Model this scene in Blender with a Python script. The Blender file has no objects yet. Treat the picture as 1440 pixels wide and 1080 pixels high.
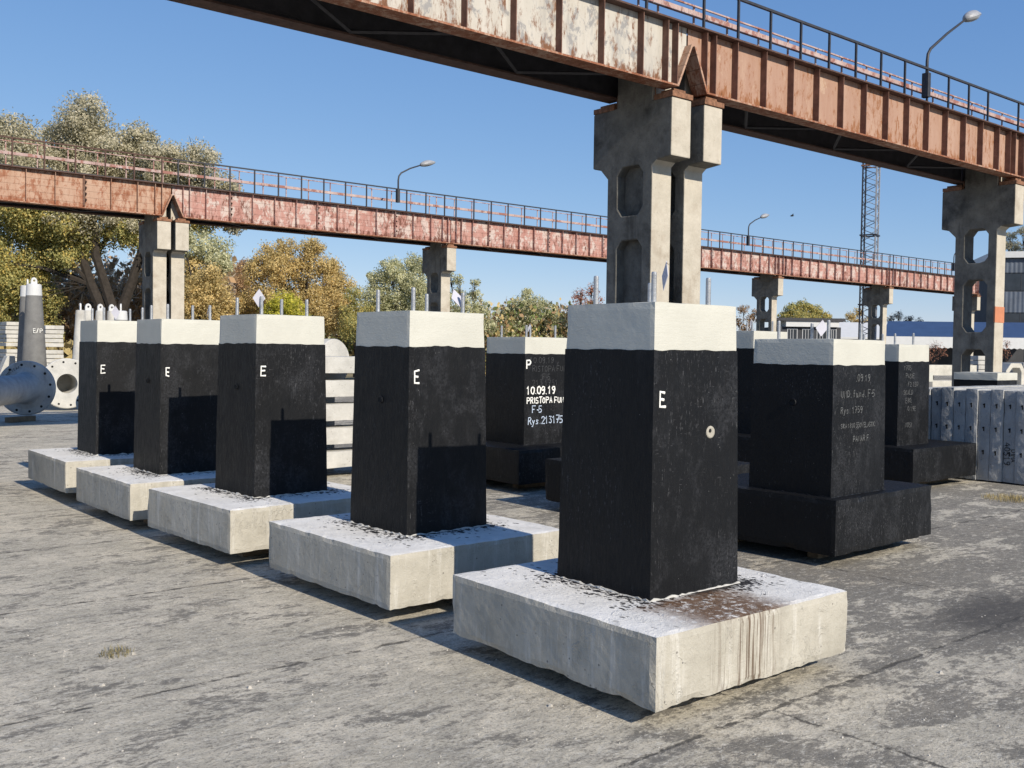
import bpy, bmesh, math, random
from mathutils import Vector, Matrix, noise
from mathutils.geometry import tessellate_polygon
R = math.radians
rng = random.Random(11)
S = bpy.context.scene
COL = S.collection
EYE = 1.6
F_PX = 1413.04
YAW, PITCH, ROLL = R(40.2871), R(-1.87573), R(0.745555)

# ------------------------------------------------------------------ camera
fw = Vector((math.sin(YAW)*math.cos(PITCH), math.cos(YAW)*math.cos(PITCH), math.sin(PITCH)))
r0 = Vector((math.cos(YAW), -math.sin(YAW), 0)); u0 = r0.cross(fw)
rt = r0*math.cos(ROLL) + u0*math.sin(ROLL); up = -r0*math.sin(ROLL) + u0*math.cos(ROLL)
cd = bpy.data.cameras.new('camera'); cam = bpy.data.objects.new('camera', cd); COL.objects.link(cam)
cd.sensor_width = 36; cd.lens = 36*F_PX/1440; cd.clip_end = 6000; cd.clip_start = .05
M = Matrix((rt, up, -fw)).transposed().to_4x4(); M.translation = (0, 0, EYE)
cam.matrix_world = M
S.camera = cam
def at(u, v, d):                      # a survey point: photo direction at forward distance d (metres)
    r = fw + rt*((u-720)/F_PX) - up*((v-540)/F_PX)
    return r*d + Vector((0, 0, EYE))

# ------------------------------------------------------------------ nodes
class NT:
    def __init__(s, name, rough=.7, spec=.35):
        s.m = bpy.data.materials.new(name); s.m.use_nodes = True
        s.t = s.m.node_tree; s.n = s.t.nodes; s.l = s.t.links
        s.b = s.n['Principled BSDF']; s.b.inputs['Roughness'].default_value = rough
        s.b.inputs['Specular IOR Level'].default_value = spec
        s._c = None
    def new(s, k): return s.n.new('ShaderNode'+k)
    def put(s, sock, v):
        if isinstance(v, bpy.types.NodeSocket): s.l.new(v, sock)
        elif isinstance(v, (tuple, list)) and len(v) == 3 and sock.type == 'RGBA': sock.default_value = (*v, 1)
        else: sock.default_value = v
    def raw(s):
        return s.new('TexCoord').outputs['Object']
    def co(s):                        # object coordinates shifted per object so copies do not repeat
        if s._c is None:
            oi = s.new('ObjectInfo'); m = s.new('Vector'+'Math'); m.operation = 'MULTIPLY_ADD'
            cx = s.new('CombineXYZ')
            for i in range(3): s.l.new(oi.outputs['Random'], cx.inputs[i])
            s.l.new(cx.outputs[0], m.inputs[0]); m.inputs[1].default_value = (37, 53, 29)
            s.l.new(s.raw(), m.inputs[2]); s._c = m.outputs[0]
        return s._c
    def scl(s, v, k):
        m = s.new('VectorMath'); m.operation = 'MULTIPLY'; s.put(m.inputs[0], v); m.inputs[1].default_value = k
        return m.outputs[0]
    def noise(s, scale, detail=6, rough=.6, vec=None, dist=0, lac=2):
        n = s.new('TexNoise'); n.inputs['Scale'].default_value = scale; n.inputs['Detail'].default_value = detail
        n.inputs['Roughness'].default_value = rough; n.inputs['Distortion'].default_value = dist
        s.l.new(vec if vec is not None else s.co(), n.inputs['Vector']); return n.outputs['Fac']
    def vor(s, scale, feat='F1', vec=None, rnd=1):
        n = s.new('TexVoronoi'); n.feature = feat; n.inputs['Scale'].default_value = scale; n.inputs['Randomness'].default_value = rnd
        s.l.new(vec if vec is not None else s.co(), n.inputs['Vector']); return n.outputs['Distance']
    def ramp(s, fac, a, b, va=0., vb=1.):
        m = s.new('MapRange'); s.put(m.inputs[0], fac)
        for i, v in enumerate((a, b, va, vb)): m.inputs[1+i].default_value = v
        m.interpolation_type = 'SMOOTHSTEP' if (va, vb) in ((0., 1.), (1., 0.)) else 'LINEAR'
        return m.outputs[0]
    def cramp(s, fac, stops):
        c = s.new('ValToRGB'); e = c.color_ramp.elements
        while len(e) < len(stops): e.new(.5)
        for k, (p, col) in zip(e, stops): k.position = p; k.color = (*col, 1)
        s.put(c.inputs[0], fac); return c.outputs[0]
    def mix(s, fac, a, b):
        m = s.new('Mix'); m.data_type = 'RGBA'; s.put(m.inputs[0], fac); s.put(m.inputs[6], a); s.put(m.inputs[7], b); return m.outputs[2]
    def math(s, op, a, b=0., c=0.):
        m = s.new('Math'); m.operation = op; s.put(m.inputs[0], a); s.put(m.inputs[1], b)
        if op in ('MULTIPLY_ADD', 'SMOOTH_MIN'): s.put(m.inputs[2], c)
        return m.outputs[0]
    def sep(s, v):
        x = s.new('SeparateXYZ'); s.l.new(v, x.inputs[0]); return x.outputs
    def col(s, v): s.put(s.b.inputs['Base Color'], v); return s
    def rough(s, v): s.put(s.b.inputs['Roughness'], v); return s
    def bump(s, h, strength=.5, dist=.02):
        b = s.new('Bump'); b.inputs['Strength'].default_value = strength; b.inputs['Distance'].default_value = dist
        s.l.new(h, b.inputs['Height']); s.l.new(b.outputs[0], s.b.inputs['Normal']); return s

MAT = {}
def simple(name, c, rough=.7, var=.25, scale=6, metal=0, spec=.35, bump=.15):
    t = NT(name, rough, spec); n = t.noise(scale, 8, .65)
    lo = tuple(x*(1-var) for x in c); hi = tuple(min(1, x*(1+var)) for x in c)
    t.col(t.cramp(n, [(.3, lo), (.7, hi)])); t.b.inputs['Metallic'].default_value = metal
    if bump: t.bump(t.noise(scale*9, 6, .7), bump, .01)
    MAT[name] = t.m; return t.m

def m_concrete(name, lo, hi, dark=(.1, .095, .085), stain=.5, grain=1.):
    t = NT(name, .9, .2); c = t.co()
    a = t.noise(1.3, 8, .65); streak = t.noise(5, 6, .6, t.scl(c, (1, 1, .12)))
    base = t.cramp(t.noise(3.2, 10, .7), [(.3, lo), (.68, hi)])
    base = t.mix(t.math('MULTIPLY', t.ramp(a, .5, .75), stain), base, dark)
    base = t.mix(t.math('MULTIPLY', t.ramp(streak, .55, .75), stain*.7), base, dark)
    pores = t.ramp(t.vor(26), .12, .2, 1., 0.); pm = t.math('MULTIPLY', pores, t.ramp(t.noise(7, 3), .5, .6))
    base = t.mix(t.math('MULTIPLY', pm, .6), base, dark)
    t.col(base)
    h = t.math('ADD', t.noise(9, 10, .72), t.math('MULTIPLY', pm, -.5))
    t.bump(h, .55*grain, .03); MAT[name] = t.m; return t.m

m_concrete('shaded_concrete', (.105, .10, .09), (.22, .21, .185), (.05, .047, .042), .9, 1.4)  # stained concrete; shade on the column sides is put into this darker tone
m_concrete('sunlit_concrete', (.40, .365, .30), (.52, .48, .405), (.25, .19, .135), .55)  # pale copy for column fronts: sunlight put into the colour
m_concrete('pale_concrete', (.42, .41, .37), (.62, .60, .54), (.25, .23, .2), .4)
m_concrete('white_concrete', (.40, .395, .37), (.56, .55, .515), (.24, .225, .2), .5, .8)
m_concrete('panel_concrete', (.28, .285, .285), (.44, .445, .44), (.13, .13, .13), .5)
m_concrete('grey_concrete', (.13, .13, .13), (.2, .2, .195), (.08, .08, .08), .3, .5)

def m_paint_black():
    t = NT('black_bitumen', .5, .2); c = t.co(); z = t.sep(t.raw())[2]
    weave = t.noise(42, 5, .75, t.scl(c, (1, 1, .28))); fine = t.noise(85, 4, .75, t.scl(c, (1, 1, .35)))
    pat = t.ramp(t.noise(2.2, 5, .6), .47, .62)
    speck = t.math('MULTIPLY', t.ramp(fine, .55, .64), t.math('MULTIPLY', t.ramp(weave, .46, .58), pat))
    base = t.mix(t.noise(3.5, 6), (.0034, .0038, .0046), (.0074, .008, .0094))
    base = t.mix(t.math('MULTIPLY', speck, .35), base, (.13, .135, .15))
    base = t.mix(t.math('MULTIPLY', t.ramp(t.noise(5, 8, .7, t.scl(c, (1.2, 1.2, .35))), .54, .75), .4), base, (.022, .0235, .027))
    ny = t.sep(t.new('NewGeometry').outputs['Normal'])[1]
    rx = t.sep(t.raw())[0]; face = t.ramp(ny, -.8, -.6, 1., 0.)  # sunward side only: weave and mottle below paint its sunlit relief as colour
    wa = t.noise(95, 3, .7, t.scl(c, (1.6, 1, .14))); wb = t.noise(95, 3, .7, t.scl(c, (.14, 1, 1.6)))
    zone = t.math('MAXIMUM', t.ramp(t.noise(1.7, 4, .6), .44, .62), t.ramp(rx, -.275, -.20, 1., .12))
    wv = t.math('MULTIPLY', t.ramp(t.math('MAXIMUM', wa, t.math('MULTIPLY', wb, .93)), .575, .68), t.math('MULTIPLY', t.ramp(t.noise(45, 3, .7), .44, .58), zone))
    base = t.mix(t.math('MULTIPLY', t.math('MULTIPLY', wv, face), .62), base, (.13, .132, .138))
    base = t.mix(t.math('MULTIPLY', t.math('MULTIPLY', t.ramp(t.noise(3.1, 7, .7, t.scl(c, (1.3, 1.3, .8))), .47, .62), t.ramp(t.noise(60, 4, .75), .36, .62)), t.math('MULTIPLY', face, .42)), base, (.045, .047, .053))
    spots = t.math('MULTIPLY', t.ramp(t.vor(38), .06, .1, 1., 0.), t.ramp(t.noise(9, 2), .60, .66))
    base = t.mix(t.math('MULTIPLY', spots, .6), base, (.25, .25, .24))
    t.col(base); t.rough(t.ramp(weave, .3, .7, .42, .68))
    t.bump(t.math('MULTIPLY_ADD', fine, .5, weave), .3, .01); MAT['black_bitumen'] = t.m
    return t.m
m_paint_black()
def m_cap():
    t = NT('cream_paint', .55, .35); c = t.co()
    brush = t.noise(30, 6, .7, t.scl(c, (.25, .25, 2.4)), .6)
    lump = t.noise(38, 7, .62, t.scl(c, (.7, .7, 1.2)), 1.2)
    t.col(t.cramp(t.noise(4, 8, .6), [(.3, (.48, .475, .42)), (.7, (.54, .535, .475))]))
    t.bump(t.math('MULTIPLY_ADD', brush, .7, lump), .22, .012); MAT['cream_paint'] = t.m
m_cap()
def m_plinth(name, stain):
    t = NT(name, .85, .25); c = t.co(); o = t.raw(); x, y, z = t.sep(o)
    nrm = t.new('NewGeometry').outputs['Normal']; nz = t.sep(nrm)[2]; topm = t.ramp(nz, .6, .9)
    streak = t.noise(14, 8, .7, t.scl(c, (1, 1, .10)), .3); lump = t.noise(34, 8, .68, None, .8)
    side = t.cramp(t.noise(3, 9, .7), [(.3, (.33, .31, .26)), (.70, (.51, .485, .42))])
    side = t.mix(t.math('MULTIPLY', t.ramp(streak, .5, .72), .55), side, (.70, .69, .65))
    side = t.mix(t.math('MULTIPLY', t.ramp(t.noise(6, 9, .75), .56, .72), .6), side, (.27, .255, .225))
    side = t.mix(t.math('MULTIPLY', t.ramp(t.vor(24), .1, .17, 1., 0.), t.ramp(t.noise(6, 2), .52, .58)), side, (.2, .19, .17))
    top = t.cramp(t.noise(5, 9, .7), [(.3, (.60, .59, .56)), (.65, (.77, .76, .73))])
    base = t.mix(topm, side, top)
    # bitumen drips: distance outside the shaft footprint (about 0.33 half width)
    ax = t.math('SUBTRACT', t.math('ABSOLUTE', t.math('SUBTRACT', x, .04)), .33)
    ay = t.math('SUBTRACT', t.math('ABSOLUTE', t.math('SUBTRACT', y, .03)), .33)
    d = t.math('MAXIMUM', ax, ay)
    near = t.ramp(d, 0., .36, 1., 0.)
    thr = t.math('MULTIPLY_ADD', near, .34, t.math('MULTIPLY', t.noise(3.4, 4, .6), .38))
    blob = t.ramp(t.math('SUBTRACT', t.math('ADD', t.noise(30, 5, .6, t.scl(c, (1.4, .9, 1)), .5), thr), .98), .0, .05)
    dots = t.math('MULTIPLY', t.ramp(t.math('ADD', t.vor(17, 'F1', t.scl(c, (1.4, .75, 1))), t.math('MULTIPLY', t.noise(40, 3), .2)), .30, .36, 1., 0.), t.ramp(t.math('ADD', t.noise(7, 3, .6), t.math('MULTIPLY', near, .25)), .56, .60))
    splash = t.math('MULTIPLY', t.math('MAXIMUM', blob, t.math('MULTIPLY', dots, t.ramp(d, .2, .5, 1., 0.))), topm)
    base = t.mix(splash, base, (.018, .018, .02))
    if stain:
        wet = t.math('MULTIPLY', t.ramp(t.math('ADD', d, t.math('MULTIPLY', t.noise(7, 6, .7), .22)), .13, .20, 1., 0.), t.math('MULTIPLY', t.ramp(t.math('SUBTRACT', x, y), .22, .36), topm))
        base = t.mix(t.math('MULTIPLY', wet, .95), base, (.016, .015, .015))
        xm = t.math('ABSOLUTE', t.math('SUBTRACT', x, -.10)); wob = t.math('MULTIPLY', t.noise(4, 5, .7), .3)
        st = t.math('ADD', xm, wob)
        tf = t.math('MULTIPLY', t.ramp(st, .30, .62, 1., 0.), t.ramp(y, -.38, -.30, 1., 0.))
        grainy = t.ramp(t.noise(24, 8, .75), .36, .50)
        base = t.mix(t.math('MULTIPLY', t.math('MULTIPLY', tf, topm), t.math('MULTIPLY', grainy, .95)), base, (.13, .07, .035))
        runs = t.math('MULTIPLY', t.ramp(t.noise(62, 3, .6, t.scl(c, (1, 1, .03)), .35), .47, .57), t.ramp(t.noise(9, 3, .6, t.scl(c, (1, 1, .1))), .42, .56))
        low = t.math('MULTIPLY', t.ramp(st, .16, .46, 1., 0.), t.ramp(y, -.70, -.69, 1., 0.))
        base = t.mix(t.math('MULTIPLY', t.math('MULTIPLY', low, runs), .85), base, (.095, .058, .034))
        base = t.mix(t.math('MULTIPLY', t.math('MULTIPLY', low, t.ramp(t.noise(12, 5, .6, t.scl(c, (1, 1, .12))), .48, .66)), .35), base, (.16, .11, .075))
        runs2 = t.ramp(t.noise(70, 3, .6, t.scl(c, (1, 1, .03)), .35), .57, .64)
        base = t.mix(t.math('MULTIPLY', t.math('MULTIPLY', low, runs2), .35), base, (.66, .63, .56))
    t.col(base)
    rg = t.math('ABSOLUTE', t.math('SUBTRACT', t.noise(6.5, 5, .6, t.scl(c, (1, 1, .55)), 1.2), .5))
    ridge = t.math('MULTIPLY', t.ramp(rg, .0, .022, 1., 0.), t.ramp(t.noise(4, 3, .6), .47, .58))
    lump = t.math('MULTIPLY_ADD', ridge, .9, lump)
    t.bump(t.math('ADD', t.math('MULTIPLY_ADD', streak, .8, lump), t.math('MULTIPLY', t.noise(120, 4, .7), .3)), .5, .016)
    MAT[name] = t.m
m_plinth('plinth_stained', True); m_plinth('plinth_spattered', False)

def m_steel(name, base_lo, base_hi, under, rust, peel, rustamt, lines=False):
    t = NT(name, .75, .3); c = t.co(); z = t.sep(t.raw())[2]
    st = t.scl(c, (1, 1, .16))
    b = t.cramp(t.noise(2.2, 8, .65, st), [(.3, base_lo), (.7, base_hi)])
    b = t.mix(t.ramp(t.noise(2.6, 12, .74, t.scl(c, (1, 1, .7)), .3), peel, peel+.05), b, under)
    b = t.mix(t.math('MULTIPLY', t.ramp(t.noise(7, 8, .7, st), .5, .7), .6), b, under)
    low = t.math('MULTIPLY', t.ramp(z, .03, .3, 1., 0.), .085)
    rn = t.math('ADD', t.math('MULTIPLY_ADD', t.noise(8.5, 12, .78, t.scl(c, (1, 1, .38))), 1., t.math('MULTIPLY', t.noise(.8, 3), .3)), low)
    b = t.mix(t.ramp(rn, rustamt, rustamt+.13), b, rust)
    b = t.mix(t.ramp(rn, rustamt+.15, rustamt+.25), b, tuple(v*.45 for v in rust))
    if lines:
        f = t.math('FRACT', t.math('MULTIPLY', t.math('MULTIPLY_ADD', t.noise(.7, 2), .08, z), 4.6))
        b = t.mix(t.math('MULTIPLY', t.ramp(f, .93, .96), .6), b, tuple(v*.3 for v in rust))
    t.col(b); t.bump(t.noise(22, 8, .7), .35, .012); MAT[name] = t.m
m_steel('pale_rusty_paint', (.40, .37, .32), (.54, .515, .465), (.27, .265, .26), (.17, .08, .042), .53, .655)
m_steel('brown_rusty_paint', (.32, .185, .13), (.40, .265, .20), (.42, .29, .21), (.24, .10, .042), .58, .665)
m_steel('tan_rusty_paint', (.36, .22, .15), (.46, .32, .24), (.30, .14, .085), (.24, .09, .045), .54, .645, True)
m_steel('red_peeling_paint', (.35, .165, .135), (.45, .26, .22), (.50, .41, .37), (.15, .06, .042), .50, .655, True)
m_steel('pink_rail_paint', (.36, .25, .23), (.48, .38, .355), (.28, .13, .105), (.15, .065, .05), .50, .68)
simple('dark_rust', (.085, .048, .037), .8, .4, 9)
simple('stiffener_rust', (.17, .09, .065), .8, .35, 6)
simple('orange_rust', (.21, .105, .06), .85, .55, 14)
simple('dark_steel', (.035, .036, .042), .5, .3, 8)
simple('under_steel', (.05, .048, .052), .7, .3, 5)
simple('galvanised', (.42, .43, .44), .42, .25, 40, .7)
simple('paper', (.47, .47, .53), .6, .05, 10, bump=0)
simple('white_letter', (.78, .78, .74), .6, .06, 20)
simple('blue_white_letter', (.42, .50, .62), .6, .1, 20)
simple('faint_letter', (.055, .058, .062), .7, .3, 30)
simple('chalk_letter', (.10, .105, .108), .7, .3, 30)
simple('marker_letter', (.03, .03, .03), .7, .3, 30)
simple('mortar', (.36, .34, .29), .9, .3, 20)
simple('cavity', (.012, .012, .012), .9, .2, 20)
simple('timber', (.20, .14, .085), .85, .35, 8)
simple('orange_band', (.48, .19, .10), .75, .12, 6)
simple('lamp_grey', (.30, .31, .33), .45, .2, 6)
simple('lamp_lens', (.25, .26, .27), .2, .1, 6)
simple('bark', (.034, .028, .023), .95, .4, 5)
simple('bird_dark', (.04, .04, .04), .8, .2, 5)
simple('roof_blue', (.035, .065, .14), .5, .12, 1)
simple('trim_white', (.55, .56, .56), .6, .05, 2)
simple('dark_wall', (.045, .048, .055), .8, .3, 1)
simple('cladding', (.085, .105, .14), .55, .2, 1)
simple('window_dark', (.025, .03, .038), .15, .3, 1, spec=.5, bump=0)
simple('frame_grey', (.35, .36, .37), .6, .1, 3)
simple('stone', (.42, .40, .36), .9, .35, 30)
simple('dry_blade', (.34, .27, .12), .8, .35, 8)
simple('green_blade', (.22, .19, .10), .8, .35, 8)

def m_leaf(name, cols):
    t = NT(name, .65, .2); g = t.new('NewGeometry'); oc = t.raw()
    f = t.math('MULTIPLY_ADD', g.outputs['Random Per Island'], .55, t.math('MULTIPLY', t.noise(.55, 4, .6, oc), .45))
    n = len(cols); c = t.cramp(f, [(.2+.6*i/(n-1), q) for i, q in enumerate(cols)])
    t.col(c)
    tr = t.new('BsdfTranslucent'); t.l.new(t.mix(1., (0, 0, 0), t.scl(c, (.72, .74, .62))), tr.inputs[0]); ad = t.new('AddShader')
    t.l.new(t.b.outputs[0], ad.inputs[0]); t.l.new(tr.outputs[0], ad.inputs[1]); t.l.new(ad.outputs[0], t.n['Material Output'].inputs[0])
    MAT[name] = t.m
m_leaf('leaf_silver', [(.17, .16, .105), (.26, .24, .165), (.33, .30, .22), (.40, .365, .285)])
m_leaf('leaf_yellowgreen', [(.11, .125, .045), (.21, .205, .08), (.31, .28, .11), (.44, .32, .09)])
m_leaf('leaf_olive', [(.17, .14, .06), (.30, .235, .105), (.42, .33, .155), (.50, .37, .17)])
m_leaf('leaf_brown', [(0.145, 0.094, 0.051), (0.246, 0.160, 0.087), (0.348, 0.225, 0.123)])
m_leaf('leaf_yellow', [(0.160, 0.174, 0.029), (0.304, 0.297, 0.043), (0.464, 0.406, 0.065)])
m_leaf('leaf_grey', [(.16, .17, .09), (.27, .27, .16), (.37, .36, .23), (.45, .43, .30)])
m_leaf('leaf_green', [(0.058, 0.080, 0.026), (0.123, 0.152, 0.051), (0.203, 0.225, 0.080)])
m_leaf('leaf_red', [(0.174, 0.072, 0.051), (0.290, 0.131, 0.087), (0.377, 0.217, 0.145)])
m_leaf('twig_brown', [(.22, .185, .145), (.36, .30, .24), (.50, .43, .35)])

def m_ground():
    t = NT('worn_yard_concrete', .92, .2); o = t.raw(); x, y, z = t.sep(o)
    n1 = t.noise(.35, 6, .6, o); n2 = t.noise(1.5, 12, .72, o, .35); n3 = t.noise(7, 14, .8, t.scl(o, (.7, 1.25, 1)), .25); n4 = t.noise(70, 5, .75, o); n5 = t.noise(240, 3, .7, o)
    bo = lambda n, k: t.math('MULTIPLY_ADD', n, k, .5-.5*k)
    n3 = bo(n3, 1.9); n4 = bo(n4, 1.9); n5 = bo(n5, 1.8); n2 = bo(n2, 1.35)
    n6 = bo(t.noise(22, 8, .8, t.scl(o, (.75, 1.2, 1)), .3), 2.0)
    base = t.mix(t.ramp(n2, .30, .66), (.63, .575, .465), (.46, .425, .345))
    base = t.mix(t.math('MULTIPLY', t.ramp(n1, .50, .66), .55), base, (.46, .385, .27))
    base = t.mix(t.math('MULTIPLY', t.ramp(n3, .42, .62), .42), base, (.25, .235, .205))
    n7 = bo(t.noise(2.3, 13, .74, t.scl(o, (.7, 1.3, 1)), .5), 1.5)
    right = t.ramp(t.math('ADD', t.math('MULTIPLY', y, -.25), x), 1.5, 5.5, .02, .13)
    thr = t.math('ADD', t.math('MULTIPLY_ADD', n7, .60, t.math('MULTIPLY', n6, .18)), t.math('MULTIPLY_ADD', n3, .22, right))
    thr = t.math('ADD', thr, t.math('MULTIPLY', t.math('SUBTRACT', n1, .5), .3))
    patch = t.ramp(thr, .535, .615)
    base = t.mix(t.math('MULTIPLY', patch, .70), base, (.105, .10, .092))
    base = t.mix(t.math('MULTIPLY', t.ramp(n6, .57, .70), .6), base, (.17, .158, .135))
    base = t.mix(t.math('MULTIPLY', t.ramp(n6, .43, .27), .5), base, (.70, .67, .585))
    base = t.mix(t.math('MULTIPLY', t.ramp(n4, .55, .70), .6), base, (.16, .15, .13))
    base = t.mix(t.math('MULTIPLY', t.ramp(n4, .38, .22), .5), base, (.66, .63, .56))
    base = t.mix(t.math('MULTIPLY', t.ramp(n5, .6, .8), .4), base, (.16, .15, .13))
    # slab joints and cracks
    wob = t.math('MULTIPLY', t.math('SUBTRACT', t.noise(5, 10, .8, o), .5), .12)
    def joint(v, period, off, w):
        f = t.math('FRACT', t.math('MULTIPLY', t.math('ADD', t.math('ADD', v, wob), off), 1/period))
        return t.ramp(t.math('ABSOLUTE', t.math('SUBTRACT', f, .5)), w/period, w/period*2.2, 1., 0.)
    jj = t.math('MAXIMUM', joint(x, 2.9, .55, .006), joint(y, 1.9, .2, .008))
    jj = t.math('MULTIPLY', jj, t.ramp(n3, .36, .56))
    cr = jj
    base = t.mix(t.math('MULTIPLY', cr, .85), base, (.075, .07, .062))
    # ragged dark oval on the ground, right of the stained block
    ox = t.math('SUBTRACT', x, 6.4); oy = t.math('SUBTRACT', y, 2.75)
    dd = t.math('SQRT', t.math('ADD', t.math('MULTIPLY', ox, ox), t.math('MULTIPLY', t.math('MULTIPLY', oy, oy), 4.)))
    dark_oval = t.ramp(t.math('ADD', dd, t.math('MULTIPLY', n2, .9)), .7, 1.5, 1., 0.)
    base = t.mix(t.math('MULTIPLY', dark_oval, .75), base, (.06, .058, .058))
    t.col(base)
    h = t.math('ADD', t.math('MULTIPLY_ADD', n3, .8, t.math('MULTIPLY', n4, .3)), t.math('MULTIPLY_ADD', cr, -.35, t.math('MULTIPLY_ADD', n6, .25, t.math('MULTIPLY', n5, .1))))
    h = t.math('ADD', h, t.math('MULTIPLY', patch, -.12))
    t.bump(h, .55, .022); MAT['worn_yard_concrete'] = t.m
m_ground()
simple('dry_earth', (.22, .19, .12), .95, .4, .6)

# ------------------------------------------------------------------ mesh helpers
class MB:
    def __init__(s): s.v = []; s.f = []; s.mi = []; s.k = 0
    def add(s, vs, fs):
        n = len(s.v); s.v += [tuple(v) for v in vs]
        for f in fs: s.f.append([i+n for i in f]); s.mi.append(s.k)
        return s
    def box(s, x0, y0, z0, x1, y1, z1):
        return s.frus((x0, y0, x1, y1), z0, (x0, y0, x1, y1), z1)
    def frus(s, a, z0, b, z1):
        vs = [(a[0], a[1], z0), (a[2], a[1], z0), (a[2], a[3], z0), (a[0], a[3], z0), (b[0], b[1], z1), (b[2], b[1], z1), (b[2], b[3], z1), (b[0], b[3], z1)]
        return s.add(vs, [(3, 2, 1, 0), (4, 5, 6, 7), (0, 1, 5, 4), (1, 2, 6, 5), (2, 3, 7, 6), (3, 0, 4, 7)])
    def tube(s, pts, r, n=8, cap=True, flat=None):
        pts = [Vector(p) for p in pts]; rs = r if isinstance(r, (list, tuple)) else [r]*len(pts); base = len(s.v); rings = []
        prev = None
        for i, p in enumerate(pts):
            t = ((pts[min(i+1, len(pts)-1)]-p).normalized() + (p-pts[max(i-1, 0)]).normalized())
            t = t.normalized() if t.length > 1e-6 else Vector((0, 0, 1))
            if flat is not None: a = t.cross(flat).normalized(); b = flat*.35
            else:
                ref = prev if prev is not None else (Vector((0, 0, 1)) if abs(t.z) < .9 else Vector((1, 0, 0)))
                a = (ref - t*ref.dot(t)).normalized(); b = t.cross(a); prev = a
            rings.append([p + (a*math.cos(2*math.pi*k/n) + b*math.sin(2*math.pi*k/n))*rs[i] for k in range(n)])
        vs = [q for ring in rings for q in ring]; fs = []
        for i in range(len(pts)-1):
            for k in range(n): fs.append((i*n+k, i*n+(k+1) % n, (i+1)*n+(k+1) % n, (i+1)*n+k))
        if cap: fs.append(tuple(range(n-1, -1, -1))); fs.append(tuple((len(pts)-1)*n+k for k in range(n)))
        return s.add(vs, fs)
    def prism(s, loops, place, d0, d1):       # 2-D polygon with holes, extruded; place(a,b,d) -> xyz
        allp = [p for lp in loops for p in lp]; n = len(allp)
        tris = tessellate_polygon([[Vector((p[0], p[1], 0)) for p in lp] for lp in loops])
        vs = [place(a, b, d0) for a, b in allp] + [place(a, b, d1) for a, b in allp]; fs = []
        for t in tris: fs.append(tuple(t)); fs.append(tuple(i+n for i in reversed(t)))
        o = 0
        for lp in loops:
            m = len(lp)
            for i in range(m):
                j = (i+1) % m; fs.append((o+i, o+j, o+j+n, o+i+n))
            o += m
        return s.add(vs, fs)
    def lathe(s, prof, org, axis, n=40):      # prof: (radius, distance along axis)
        ax = Vector(axis).normalized(); org = Vector(org)
        a = (Vector((0, 0, 1)) if abs(ax.z) < .9 else Vector((1, 0, 0))); a = (a-ax*a.dot(ax)).normalized(); b = ax.cross(a)
        vs = []; fs = []
        for r, h in prof:
            for k in range(n): vs.append(org + ax*h + (a*math.cos(2*math.pi*k/n) + b*math.sin(2*math.pi*k/n))*r)
        for i in range(len(prof)-1):
            for k in range(n): fs.append((i*n+k, i*n+(k+1) % n, (i+1)*n+(k+1) % n, (i+1)*n+k))
        return s.add(vs, fs)
    def build(s, name, mats, parent=None, smooth=False, bevel=0, seg=2):
        me = bpy.data.meshes.new(name); me.from_pydata(s.v, [], s.f)
        mats = mats if isinstance(mats, (list, tuple)) else [mats]
        for m in mats: me.materials.append(MAT[m])
        if len(mats) > 1: me.polygons.foreach_set('material_index', s.mi)
        bm = bmesh.new(); bm.from_mesh(me); bmesh.ops.recalc_face_normals(bm, faces=bm.faces); bm.to_mesh(me); bm.free()
        if smooth: me.polygons.foreach_set('use_smooth', [True]*len(me.polygons))
        o = bpy.data.objects.new(name, me); COL.objects.link(o)
        if parent: o.parent = parent
        if bevel:
            b = o.modifiers.new('bevel', 'BEVEL'); b.width = bevel; b.segments = seg; b.limit_method = 'ANGLE'; b.angle_limit = R(40)
        return o
def tag(o, label=None, cat=None, group=None, kind=None):
    if label: o['label'] = label
    if cat: o['category'] = cat
    if group: o['group'] = group
    if kind: o['kind'] = kind
    return o
def thing(name, label, cat, loc=(0, 0, 0), rz=0, group=None):
    o = bpy.data.objects.new(name, None); COL.objects.link(o); o.location = loc; o.rotation_euler = (0, 0, rz); o.empty_display_size = .2
    return tag(o, label, cat, group)
def copy_tree(o, parent=None):
    c = o.copy(); COL.objects.link(c)
    if parent: c.parent = parent
    for ch in list(o.children): copy_tree(ch, c)
    return c
def dup_part(o, loc, parent):
    c = o.copy(); COL.objects.link(c); c.parent = parent; c.location = loc; return c

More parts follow.
